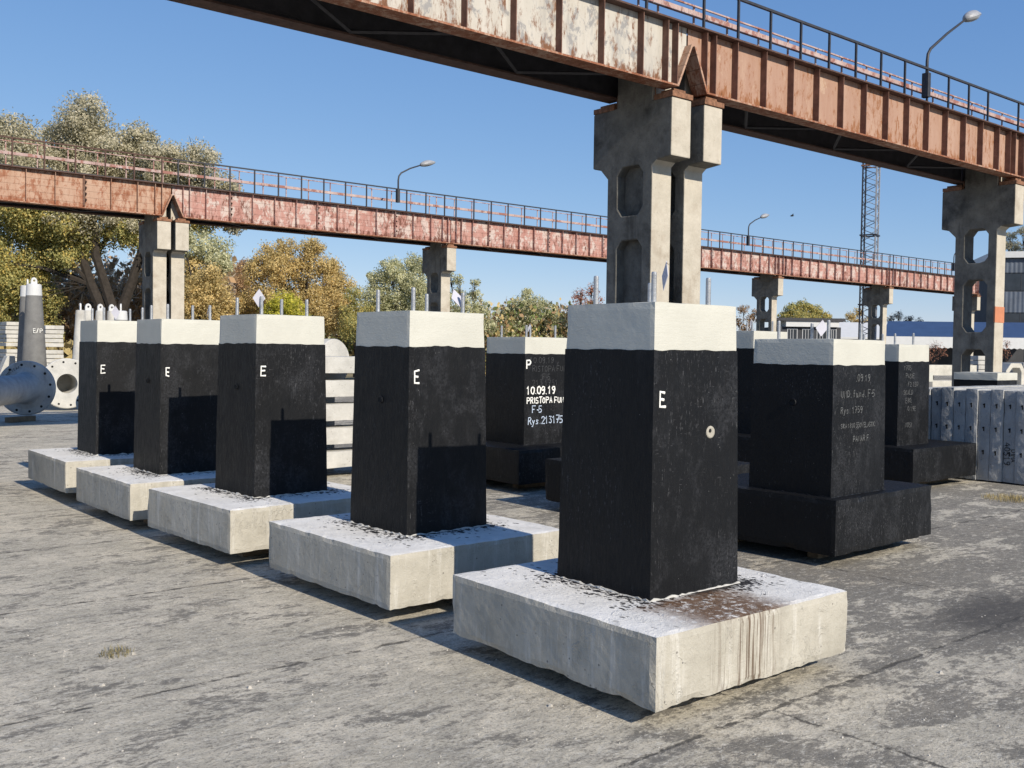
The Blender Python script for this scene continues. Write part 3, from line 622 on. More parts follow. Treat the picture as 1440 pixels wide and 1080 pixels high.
def column(T, zb, s, label, group, band=False, twin=False):
    t = thing('crane_column', label, 'column', gpos(T, s, 0), GR, group); hw = .245
    m = MB(); m.prism(pillar_outline(zb), lambda a, b, d: (d, a, b), -hw, hw); o = m.build('pillar', ['shaded_concrete', 'sunlit_concrete'], t, bevel=.02)
    for pl in o.data.polygons: pl.material_index = 1 if pl.normal.y < -.5 and pl.center.y < .5 else 0  # sunward faces take the painted-in lit tone, all others the shaded one
    if twin:
        m = MB(); m.box(-.05, .6, -.2, .05, 1.3, zb-1.215); m.build('infill', 'shaded_concrete', t)
    for v0, v1 in ((-.01, .40), (1.36, 1.87)):
        m = MB(); m.box(-hw-.015, v0+(-.015 if v0 < .2 else .0), zb-.188, hw+.015, v1, zb-.10); m.box(-hw*.6, v0+.06, zb-.0995, hw*.6, v1-.06, zb-.033)
        for dx in (-.2, .2): m.tube([(dx, v1+.02 if v0 < .2 else v0-.03, zb-.2), (dx, v1+.02 if v0 < .2 else v0-.03, zb+.05)], .012, 6)
        m.build('bearing_plate', 'orange_rust', t, bevel=.004)
    if band:
        m = MB(); m.box(-hw-.004, .414, 2.48, hw+.004, .45, 2.88); m.build('painted_band', 'orange_band', t)
    return t
def girder(T, zb, H, s0, s1, notch0, notch1, v, face, web_mat, label, group, pitch, end_off=.37, splices=()):
    """one plate girder; v = web position, face = -1 stiffeners toward camera, +1 away"""
    t = thing('crane_girder', label, 'girder', gpos(T, s0, v, zb), GR, group); Ln = s1-s0; hf = .16; tf = .03
    a0 = .02; a1 = Ln-.02; nw, nh = .36, .74*H/1.1
    poly = []
    poly += [(a0, H-tf), (a0, nh+.1), (a0+.0, nh), (nw, tf)] if notch0 else [(a0, H-tf), (a0, tf)]
    poly += [(Ln-nw, tf), (a1, nh), (a1, nh+.1), (a1, H-tf)] if notch1 else [(a1, tf), (a1, H-tf)]
    m = MB(); m.prism([poly], lambda a, b, d: (a, d, b), -.008, .008); m.build('web_plate', web_mat, t)
    m = MB(); m.box(.0, -hf-.02, H-tf, Ln, hf+.02, H-.001); m.build('top_flange', 'dark_rust', t)
    m = MB(); m.box(.0, -.03, H, Ln, .03, H+.05); m.box(.0, -.06, H-.0005, Ln, .06, H+.008); m.build('crane_rail', 'dark_steel', t)
    m = MB(); x0 = nw if notch0 else .01; x1 = Ln-nw if notch1 else Ln-.01; m.box(x0, -hf, 0, x1, hf, tf)
    for nn, xa, xb in ((notch0, nw, a0+.004), (notch1, Ln-nw, a1-.004)):
        if nn:
            sg = 1 if xb > xa else -1
            m.add([(xa, -hf, 0), (xb, -hf, nh), (xb, hf, nh), (xa, hf, 0), (xa-sg*.03, -hf, .0305), (xb-sg*.03, -hf, nh+.02), (xb-sg*.03, hf, nh+.02), (xa-sg*.03, hf, .0305)], [(0, 1, 2, 3), (4, 5, 6, 7), (0, 1, 5, 4), (3, 2, 6, 7), (1, 2, 6, 5), (0, 3, 7, 4)])
    m.build('bottom_flange', 'tan_rusty_paint' if face < 0 else 'dark_rust', t)
    xs = []
    if notch0: xs += [nw+.02, .62]
    else: xs += [.22, .5]
    n = max(1, round((Ln-1.2)/pitch)); a = xs[-1]+.62*pitch; b = Ln-(.62 if notch1 else .5)-.62*pitch
    xs += [a+(b-a)*k/n for k in range(n+1)]
    xs += [Ln-.62, Ln-nw-.02] if notch1 else [Ln-.5, Ln-.22]
    first = None; y0, y1 = (-.145, -.0082) if face < 0 else (.0082, .145)
    for x in xs:
        if first is None:
            m = MB(); m.box(-.007, y0, tf+.001, .007, y1, H-tf-.001); first = m.build('stiffener', 'stiffener_rust' if T < 20 else web_mat, t); first.location = (x, 0, 0)
        else: dup_part(first, (x, 0, 0), t)
    fb = None
    for i in splices:
        x = xs[min(i, len(xs)-2)]+.03
        if fb is None:
            m = MB(); m.box(.0, -.1, .06, .02, -.0085, H-.06)
            for k in range(4): m.lathe([(0, .05), (.035, .05), (.045, 0)], (.03, -.06, .3+k*.2), (1, 0, 0), 8); m.lathe([(0, .03), (.02, .03), (.03, 0)], (.05, -.1, .3+k*.2), (0, -1, 0), 8)
            fb = m.build('splice_bracket', 'dark_rust', t); fb.location = (x, 0, 0)
        else: dup_part(fb, (x, 0, 0), t)
    return t
def bracing(T, zb, H, s0, s1, label, group):
    t = thing('girder_bracing', label, 'bracing', gpos(T, s0, 0, zb), GR, group); Ln = s1-s0
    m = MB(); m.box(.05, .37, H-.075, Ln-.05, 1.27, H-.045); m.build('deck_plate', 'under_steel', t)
    k = 0; x = 1.9
    while x < Ln-2:
        for xa, xb in ((x, x+1.25), (x+2.5, x+1.25)):
            m = MB(); m.tube([(xa, .33, .055), (xb, 1.32, .055)], .03, 4); m.build('diagonal_bar', 'under_steel', t)
        x += 3.1
    return t
def railing(T, z0, h, s0, s1, v, pitch, label, group, mat='dark_steel', r=.02, hr=.025, first_at=.35):
    t = thing('guard_railing', label, 'railing', gpos(T, s0, v, z0), GR, group); Ln = s1-s0
    m = MB(); m.box(0, -hr, h-.045, Ln, hr, h); m.build('top_rail', mat, t)
    x = first_at; f = None
    while x < Ln:
        if f is None: m = MB(); m.box(-r, -r, 0, r, r, h-.0455); f = m.build('post', mat, t); f.location = (x, 0, 0)
        else: dup_part(f, (x, 0, 0), t)
        x += pitch
    return t
def conductor(T, z0, h, thin, s0, s1, v, pitch, label, group):
    t = thing('conductor_rail', label, 'rail', gpos(T, s0, v, z0), GR, group); Ln = s1-s0
    m = MB(); m.box(0, -.03, h-.10, Ln, .03, h); m.build('rail_bar', 'pink_rail_paint', t)
    for q in thin:
        m = MB(); m.box(0, -.016, q-.028, Ln, .016, q); m.build('thin_bar', 'pink_rail_paint', t)
    top = max([h]+list(thin)); x = .2; f = None
    while x < Ln:
        if f is None: m = MB(); m.box(-.018, .0305, 0, .018, .056, top+.02); f = m.build('post', 'pink_rail_paint', t); f.location = (x, 0, 0)
        else: dup_part(f, (x, 0, 0), t)
        x += pitch
    return t
def lamp(T, s, v, z, arm, label, group):
    t = thing('yard_lamp', label, 'lamp', gpos(T, s, v, z), GR, group)
    up_h, ax, az = arm
    pts = [(0, 0, -.55), (0, 0, up_h-.25), (.03, 0, up_h-.08), (.14, 0, up_h+.06), (ax*.5, 0, up_h+.06+az*.46), (ax, 0, up_h+az)]
    m = MB(); m.tube(pts, [.035, .035, .034, .033, .03, .027], 10); m.build('pole', 'dark_steel', t, True)
    m = MB(); m.box(-.075, -.08, -.55, .045, .08, .0); m.build('gear_box', 'dark_steel', t, bevel=.01)
    d = Vector((ax*.5, 0, az*.54)).normalized(); d = (d*.8+Vector((.35, 0, -.05))).normalized(); n = Vector((-d.z, 0, d.x)); P0 = Vector((ax, 0, up_h+az))
    for nm, mat, sgn, hh in (('lamp_hood', 'lamp_grey', 1, .12), ('lamp_bowl', 'lamp_lens', -1, .075)):
        m = MB(); vs = []; fs = []; NN = 12; K = 9
        for i in range(K+1):
            f = i/K; ww = .045+.12*math.sin(math.pi*min(1, f*1.08)**.8)*(1 if f < .95 else .55); h2 = (.03+hh*math.sin(math.pi*(.12+.85*f)))*sgn
            for k in range(NN+1):
                a = math.pi*k/NN; vs.append(P0+d*(-.05+.75*f)+Vector((0, 1, 0))*math.cos(a)*ww+n*math.sin(a)*h2 + n*(.002*sgn))
        for i in range(K):
            for k in range(NN): fs.append((i*(NN+1)+k, i*(NN+1)+k+1, (i+1)*(NN+1)+k+1, (i+1)*(NN+1)+k))
        fs.append(tuple(range(NN+1))); fs.append(tuple(K*(NN+1)+k for k in range(NN+1)))
        m.add(vs, fs); m.build(nm, mat, t, True)
    return t

TN, ZN, HN = 11.43, 6.09, 1.10
cg = 'concrete columns of the near crane runway'
for s, lb, bd in ((.85, 'near runway column beyond the left edge of the photo, first of a pair', False), (1.68, 'near runway column beyond the left edge of the photo, second of a pair', False), (13.04, 'tall concrete column behind the nearest block, left one of the twin pair', False), (13.87, 'tall concrete column behind the nearest block, right one of the twin pair', False),
                (25.70, 'concrete column with an orange painted band, at the right edge', True), (37.9, 'near runway column beyond the right edge of the photo', False)):
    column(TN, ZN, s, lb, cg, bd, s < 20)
gg = 'steel girders of the near crane runway'
spn = [(1.15, 13.32, False, True, 'pale_rusty_paint', 'pale grey paint with rust streaks, upper left of the photo'), (13.32, 25.66, True, False, 'brown_rusty_paint', 'reddish brown rusted paint, right of the twin column'), (25.66, 37.9, False, False, 'brown_rusty_paint', 'brown rust running out of the photo at the right edge')]
for s0, s1, n0, n1, mt, tx in spn:
    girder(TN, ZN, HN, s0, s1, n0, n1, .16, -1, mt, f'near front girder, {tx}', gg, .965)
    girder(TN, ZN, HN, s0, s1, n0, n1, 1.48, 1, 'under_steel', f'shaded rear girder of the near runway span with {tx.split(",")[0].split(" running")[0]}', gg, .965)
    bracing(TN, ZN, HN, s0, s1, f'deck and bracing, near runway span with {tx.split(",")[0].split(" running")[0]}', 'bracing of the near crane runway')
    railing(TN, ZN+HN, .95, s0, s1-.01, .40, .972, f'thin dark railing on the span with {tx.split(",")[0].split(" running")[0]}, near runway', 'railings of the near runway', 'dark_steel', .02, .026, .72)
    conductor(TN, ZN+HN, .72, (.83,), s0, s1-.01, .98, .972, f'peeling pink rail on posts, span with {tx.split(",")[0].split(" running")[0]}, near runway', 'pink rails of the near runway')
lamp(TN, 21.82, .42, ZN+HN+.83, (.52, 1.75, 1.08), 'curved grey yard lamp on the near railing, cut by the top right corner', 'lamps on the crane runways')

TF, ZF, HF = 35.18, 6.19, 1.13
cg = 'concrete columns of the far crane runway'; J = 13.36
for s, lb in ((13.04, 'far runway column standing before the big willow, left one of its twin pair'), (13.69, 'far runway column standing before the big willow, right one of its twin pair'), (25.5, 'far runway column rising above the second block of the front row'), (37.5, 'far runway column hidden behind the near twin column'),
              (49.0, 'far runway column left of the low kiosk'), (61.0, 'far runway column beside the lattice mast'), (73.0, 'last far runway column, seen through the openings of the orange-banded column'), (1.2, 'far runway column beyond the left edge of the photo')):
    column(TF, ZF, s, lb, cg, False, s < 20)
gg = 'steel girders of the far crane runway'
sp = [(1.2, J, False, True, 'tan_rusty_paint', 'leftmost far span, before the big willow'), (J, 25.55, True, False, 'red_peeling_paint', 'far span right of the big willow, under the left lamp'), (25.55, 37.5, False, False, 'red_peeling_paint', 'far span ending behind the near twin column'),
      (37.5, 49.05, False, False, 'red_peeling_paint', 'far span right of the near twin column, under the second lamp'), (49.05, 61.05, False, False, 'red_peeling_paint', 'far span above the low kiosk, left of the lattice mast'), (61.05, 73.2, False, False, 'red_peeling_paint', 'last far span, running behind the orange-banded column')]
for s0, s1, n0, n1, mt, tx in sp:
    girder(TF, ZF, HF, s0, s1, n0, n1, .16, -1, mt, f'front girder of the {tx.split(",")[0]}', gg, .98, splices=(3, 7, 11))
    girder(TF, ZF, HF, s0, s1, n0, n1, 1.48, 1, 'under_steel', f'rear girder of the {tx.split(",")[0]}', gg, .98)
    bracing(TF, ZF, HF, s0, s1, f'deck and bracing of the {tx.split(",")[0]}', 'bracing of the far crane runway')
    railing(TF, ZF+HF, .92, s0, s1-.01, .06, .965, f'thin dark railing of the {tx.split(",")[0]}', 'railings of the far runway', 'dark_steel' if s0 > 10 else 'dark_rust', .022, .028, .2)
    conductor(TF, ZF+HF, .70, (1.06,), s0, s1-.01, 1.5, .985, f'pink rail on posts of the {tx.split(",")[0]}', 'pink rails of the far runway')
for s, lb in ((22.8, 'yard lamp on the far runway against open sky, left of the near twin column'), (46.0, 'yard lamp on the far runway right of the near twin column'), (69.3, 'small yard lamp head peeping out left of the orange-banded column')):
    lamp(TF, s, .08, ZF+HF+.9, (.62, 1.15, .52), lb, 'lamps on the crane runways')

# ------------------------------------------------------------------ flanged masts and far stock at left
def flange_pole(org, axis, R1, r_sh, L, hole, mat, label, bolts, sup=True, shaft=True, back=False):
    t = thing('flanged_mast', label, 'mast', (0, 0, 0), 0, 'flanged concrete masts'); m = MB(); th = .13
    ax = Vector(axis).normalized()
    if not back:      # shaft on the viewer's side of the flange
        m.lathe([(0.01, -th), (R1-.02, -th), (R1, -th+.02), (R1, -.02), (R1-.02, 0), (r_sh+.14, .0), (r_sh+.05, .05), (r_sh+.01, .16), (r_sh, .3), (r_sh*.86, L), (.01, L)], org, ax, 48)
    else:             # open base facing the viewer, shaft running away
        m.lathe([(r_sh*.85, -L), (r_sh, -th-.2), (r_sh+.12, -th), (R1-.02, -th), (R1, -th+.02), (R1, -.02), (R1-.02, 0), (hole, 0), (hole, -.9), (.01, -.9)], org, ax, 48)
    m.build('shaft', mat, t, False)
    a = Vector((0, 0, 1)); b = ax.cross(a)
    for k in range(bolts):
        an = 2*math.pi*(k+.3)/bolts; c = Vector(org)+(a*math.cos(an)+b*math.sin(an))*(R1*.86); q = MB(); q.lathe([(0, .004), (.026, .004), (.03, -.003)], c, ax, 8); q.build('bolt_hole', 'cavity', t)
    return t
o1 = (5.84, 22.68, .69); ax1 = (-.52, -.85, 0)
fp = flange_pole(o1, ax1, .575, .295, 7.2, 0, 'panel_concrete', 'grey flanged concrete mast lying at the left edge, shaft pointing out of the photo', 12)
for dx, dy, tx in ((-.15, -.2, 'under its flange'), (-1.9, -3.1, 'farther along its shaft')):
    m = MB(); m.box(-.35, -.06, 0, .35, .06, .11 if dy > -1 else .38); o = m.build('timber_bearer', 'timber', bevel=.006); o.location = (o1[0]+dx, o1[1]+dy, 0); o.rotation_euler.z = R(30); tag(o, 'timber bearer of the grey flanged mast, '+tx, 'timber', 'bearers of the flanged mast')
m = MB(); axv = Vector(ax1).normalized(); bv = axv.cross(Vector((0, 0, 1)))
def arc(a, b, e):
    an = 1.30-a/.47; rr2 = .42+b; return Vector(o1)+axv*(.005+e)+(Vector((0, 0, 1))*math.sin(an)+bv*math.cos(an))*rr2
letters(m, '14.11.2016 2', (0, 0), .055, arc, .16, axv, adv=.95); letters(m, 'NUP.061 L', (.08, -.085), .05, arc, .16, axv, adv=.95); m.build('lettering', 'marker_letter', fp)
flange_pole((7.62, 25.9, .66), (-.12, -1, 0), .62, .36, 6, .24, 'white_concrete', 'white flanged mast lying with its open hollow base toward the camera, left edge', 12, back=True)
flange_pole((7.32, 23.2, .32), (-.5, -1, 0), .31, .16, 3, .1, 'pale_concrete', 'small flanged concrete piece half hidden behind the farthest front-row block', 6, back=True)
def cone(u, dpt, zt, r0, r1, label, mats, lug_turn=0):
    p = at(u, 500, dpt); t = thing('tapered_mast', label, 'mast', (p.x, p.y, 0), lug_turn, 'tapered masts standing upright')
    m = MB(); m.lathe([(r0, 0), (r1+(r0-r1)*.09, zt*.91), ], (0, 0, 0), (0, 0, 1), 32); m.build('shaft', mats[0], t, True)
    m = MB(); m.lathe([(r1+(r0-r1)*.09+.004, zt*.9), (r1+.004, zt-.02), (r1-.03, zt), (0.01, zt)], (0, 0, 0), (0, 0, 1), 32); m.build('white_top', mats[1], t)
    m = MB(); lp = [(-.09, zt-.02), (-.09, zt+.1), (-.06, zt+.17), (0, zt+.20), (.06, zt+.17), (.09, zt+.1), (.09, zt-.02)]; ho = [(.035*math.cos(a*.785), zt+.1+.035*math.sin(a*.785)) for a in range(8)]
    m.prism([lp, ho], lambda a, b, d: (a, d, b), -.02, .02); m.build('lifting_lug', 'trim_white', t)
    return t
cone(39, 31.0, 3.42, .36, .19, 'grey tapered mast with white top standing at the left edge, behind its twin', ('grey_concrete', 'trim_white'), 1.4)
t = cone(48, 29.5, 3.38, .40, .20, 'front grey tapered mast with white top at the left edge, marked with white letters', ('grey_concrete', 'trim_white'), .2)
m = MB(); letters(m, 'E/P', (-.17, 1.95), .12, lambda a, b, e: Vector((a, -.295-e, b)), .16, Vector((0, -1, 0))); m.build('lettering', 'white_letter', t)
for u, d, z, r0, r1, lb, mt, tr in ((113, 29, 2.62, .30, .12, 'leftmost of the short white masts behind the farthest front-row block', ('white_concrete', 'white_concrete'), 1.4), (124, 29.6, 2.64, .3, .125, 'second of the short white masts behind the farthest front-row block', ('white_concrete', 'white_concrete'), .1), (141, 30, 2.65, .3, .125, 'third of the short white masts, just left of the paper tag', ('white_concrete', 'white_concrete'), .2),
                                  (157, 30.4, 2.66, .3, .12, 'fourth of the short white masts, just right of the paper tag', ('white_concrete', 'white_concrete'), .2), (170, 28.6, 2.60, .3, .165, 'rightmost and thickest of the short masts, grey below a white top', ('grey_concrete', 'trim_white'), 1.2)):
    cone(u, d, z, r0, r1, lb, mt, tr)
def slab_stack(u, d, w_, dpt, n, th, z0, what, gap_after=None, rot=0.):
    p = at(u, 500, d); z = z0
    for k in range(n):
        m = MB(); j = rng.uniform(-.02, .02); m.box(-w_/2+j, -dpt/2, 0, w_/2+j, dpt/2, th-.02); o = m.build('concrete_slab', 'white_concrete', bevel=.012); o.location = (p.x, p.y, z); o.rotation_euler.z = rot
        tag(o, f'thin white slab in {what}, {["lowest", "second", "third", "fourth", "fifth", "sixth", "seventh", "eighth", "ninth", "tenth", "eleventh", "twelfth", "thirteenth", "fourteenth", "fifteenth", "sixteenth"][k]} from the ground', 'slab', 'stacked slabs: '+what)
        z += th
        if k == gap_after: z += .09
slab_stack(67, 36, .62, 1.6, 14, .155, .05, 'the stack right of the grey tapered masts', 8)
slab_stack(14, 38, .6, 1.4, 15, .155, .05, 'the stack at the left edge', 8)
p = at(8, 500, 31); m = MB(); m.prism([[(-.5, 0), (.3, 0), (.22, 1.25), (.0, 1.25)]], lambda a, b, d: (a, d, b), -.2, .2); o = m.build('wedge_stone', 'white_concrete', bevel=.02); o.location = (p.x, p.y, 0); tag(o, 'white wedge-shaped concrete piece at the left edge beside the tapered masts', 'concrete piece')

# ------------------------------------------------------------------ stock and buildings at right
def gblock(u, d, rz, W, L, zt, cap_h, label, seed):
    p = at(u, 520, d); t = thing('foundation_block', label, 'concrete block', (p.x, p.y, 0), rz, 'low capped blocks at the right')
    m = MB(); rough_box(m, 0, 0, 0, W, L, zt-cap_h, (8, 8, 4), .004, seed, .01); m.build('black_base', 'grey_concrete' if seed % 2 else 'black_bitumen', t)
    m = MB(); rough_box(m, -.004, -.004, zt-cap_h+.002, W+.004, L+.004, zt, (8, 8, 3), .004, seed+1, .01); m.build('cream_cap', 'cream_paint', t)
gblock(1403, 19.5, R(2), .95, .85, 1.30, .15, 'low black block with cream top at the foot of the orange-banded column', 70)
gblock(1293, 22, R(2), .65, .9, 1.24, .2, 'low grey block with cream top left of the orange-banded column', 71)
gk = 'precast beams stacked beyond the grey panels'
for k, (u, d, z, ln, h, lb) in enumerate(((1282, 36, .92, 3.0, .38, 'long pale beam lying high on the stack left of the orange-banded column'), (1296, 35, .42, 2.4, .34, 'shorter pale beam below the long one, left of the orange-banded column'), (1283, 35.6, .04, 3.0, .3, 'lowest pale beam of the stack left of the orange-banded column'))):
    p = at(u, 520, d); m = MB(); rough_box(m, 0, 0, 0, ln, .5, h, (14, 4, 3), .006, 80+k, .01); o = m.build('precast_beam', 'pale_concrete'); o.location = (p.x, p.y, z); o.rotation_euler.z = R(-20); tag(o, lb, 'beam', gk)
slab_stack(1372, 42, .85, 1.6, 8, .19, .15, 'the stack seen through the lowest opening of the banded column', None, R(-30))
slab_stack(1437, 40, .8, 1.6, 7, .19, .1, 'the stack at the right edge', None, R(-35))
p = at(1409, 515, 34); m = MB(); m.prism([[(0, 0), (.75, 0), (.75, .6), (.62, .86), (.2, .86), (0, .6)], [(.14, .12), (.14, .55), (.26, .7), (.55, .7), (.62, .55), (.62, .12)]], lambda a, b, d: (a, d, b), -.2, .2)
o = m.build('hollow_stone', 'pale_concrete', bevel=.02); o.location = (p.x, p.y, .55); o.rotation_euler.z = R(-25); tag(o, 'pale hollow concrete frame on the stock right of the orange-banded column', 'concrete frame')
m = MB(); m.box(p.x-.5, p.y-.6, 0, p.x+1.1, p.y+.6, .545); o = m.build('concrete_base', 'pale_concrete', bevel=.02); tag(o, 'flat pale concrete base carrying the hollow frame at the right', 'concrete base')

VR = -YAW      # rotation that turns a local +X to the camera's right
def bld(u, d, rot=0.): p = at(u, 500, d); return (p.x, p.y, 0), VR+rot
def k_px(d): return d/F_PX
# kiosk
loc, rz = bld(1094, 88, R(4)); t = thing('kiosk', 'low flat-roofed kiosk with white fascia and window band', 'building', loc, rz); k = k_px(88)
m = MB(); m.box(0, 0, 0, 5.6, 4, 4.05); m.build('wall', 'dark_wall', t)
m = MB(); m.box(-.7, -.5, 4.56, 5.8, 4.4, 4.82); m.build('roof', 'dark_steel', t)
m = MB(); m.box(.55, -.35, 4.06, 5.3, 4.2, 4.555); m.build('fascia', 'trim_white', t)
for x in (.75, 2.1, 3.4, 4.5):
    m = MB(); w_ = .95 if x < 4 else .7; m.box(x, -.05, 2.5, x+w_, .02, 3.9); f = m.build('window', 'frame_grey', t); m = MB(); m.box(x+.08, -.055, 2.58, x+w_-.08, -.051, 3.82); m.build('pane', 'window_dark', f)
    for a in (.3, .55):
        m = MB(); m.box(x+w_*a, -.06, 2.58, x+w_*a+.05, -.056, 3.82); m.build('glazing_bar', 'frame_grey', f)
# white roofed shed
loc, rz = bld(1184, 104, R(2)); t = thing('shed', 'white-roofed open shed behind the lattice mast', 'building', loc, rz)
m = MB(); m.box(0, .4, 0, 9, 8, 3.5); m.build('wall', 'dark_wall', t)
m = MB(); m.add([(-.4, -.3, 3.5), (9, -.3, 3.5), (9, 5, 5.2), (.0, 5, 5.2), (-.4, -.3, 3.3), (9, -.3, 3.3), (9, 5, 5.0), (0, 5, 5.0)], [(0, 1, 2, 3), (7, 6, 5, 4), (0, 1, 5, 4), (1, 2, 6, 5), (2, 3, 7, 6), (3, 0, 4, 7)]); m.build('roof', 'trim_white', t)
# blue roofed shed
loc, rz = bld(1246, 92, R(-2)); t = thing('shed', 'long open shed with blue roof and white scalloped fascia', 'building', loc, rz)
m = MB(); m.box(.3, 3.5, 0, 14, 9, 2.9); m.build('rear_wall', 'dark_wall', t)
m = MB(); m.add([(-.4, -.2, 3.42), (15, -.2, 3.42), (15, 4.5, 4.95), (1.6, 4.5, 4.95), (-.4, -.2, 3.3), (15, -.2, 3.3), (15, 4.5, 4.8), (1.6, 4.5, 4.8)], [(0, 1, 2, 3), (7, 6, 5, 4), (0, 1, 5, 4), (1, 2, 6, 5), (2, 3, 7, 6), (3, 0, 4, 7)]); m.build('roof', 'roof_blue', t)
m = MB(); n = 60; lp = [(-.5, 3.40), (-.5, 2.45)] + [(-.5+15.5*i/n, 2.45-(.1 if i % 2 else 0)) for i in range(1, n)] + [(15, 2.45), (15, 3.40)]
m.prism([lp], lambda a, b, d: (a, d, b), -.3, -.22); m.build('fascia', 'trim_white', t)
for x in (.3, 3.4, 6.5):
    m = MB(); m.box(x-.1, -.15, 0, x+.1, .05, 2.9); m.build('post', 'lamp_grey', t)
m = MB(); m.tube([(1.2, -.1, 0.3), (.5, -.1, 2.6)], .12, 6); m.build('brace', 'trim_white', t)
# big cladding building
loc, rz = bld(1398, 112, R(-14)); t = thing('factory_hall', 'tall factory hall with grey-blue corrugated bands and dark window strips', 'building', loc, rz)
m = MB(); m.box(0, 0, 0, 30, 14, 12.6); m.build('wall', 'dark_wall', t)
bands = [(11.0, 12.55), (6.6, 8.9), (2.6, 4.9), (.1, 1.0)]
for z0, z1 in bands:
    m = MB(); vs = []; n = 260
    lp = [(x*30/n, (-.07 if (x//2) % 2 else -.105)) for x in range(n+1)]
    vs = [(a, b, z0) for a, b in lp] + [(a, b, z1) for a, b in lp]; m.add(vs, [(i, i+1, i+n+2, i+n+1) for i in range(n)]); m.box(0, -.055, z0, 30, -.003, z1); m.build('cladding_band', 'cladding', t)
for z0, z1 in ((9.0, 10.9), (5.0, 6.5), (1.1, 2.5)):
    m = MB(); m.box(0, -.05, z0, 30, -.003, z1); f = m.build('window_strip', 'window_dark', t)
    for i in range(14):
        m = MB(); m.box(i*2.2+.3, -.075, z0, i*2.2+.36, -.052, z1); m.build('mullion', 'dark_steel', f)
m = MB(); m.box(-.6, -.6, 12.62, 30, 14.5, 13.3); m.build('roof', 'trim_white', t)

# lattice mast
p = at(1219, 500, 76); t = thing('lattice_mast', 'tall slim steel lattice mast behind the far runway', 'mast', (p.x, p.y, 0), R(18)); h = .5; Ht = 21.0
for a, b, mt in ((-h, -h, 'lamp_grey'), (h, -h, 'lamp_grey'), (h, h, 'dark_steel'), (-h, h, 'dark_steel')):
    m = MB(); m.box(a-.05, b-.05, 0, a+.05, b+.05, Ht); m.build('leg', mt, t)
for side in range(4):
    m = MB(); k = 0; z = .3
    def e(q, zz):
        x = (-h+2*h*q, -h) if side == 0 else (h, -h+2*h*q) if side == 1 else (h-2*h*q, h) if side == 2 else (-h, h-2*h*q)
        return (x[0], x[1], zz)
    while z < Ht-.9:
        m.tube([e(0, z), e(1, z+.45)], .024, 4); m.tube([e(1, z+.45), e(0, z+.9)], .024, 4); z += .9
    m.build('lacing', 'lamp_grey' if side < 2 else 'dark_steel', t)
for z in (5.4, 10.6, 15.8, 20.9):
    m = MB(); m.box(-h-.12, -h-.12, z, h+.12, -h-.06, z+.1); m.box(-h-.12, h+.06, z, h+.12, h+.12, z+.1); m.box(-h-.12, -h-.0595, z, -h-.06, h+.0595, z+.1); m.box(h+.06, -h-.0595, z, h+.12, h+.0595, z+.1); m.build('collar', 'orange_rust' if z > 15 else 'dark_steel', t)

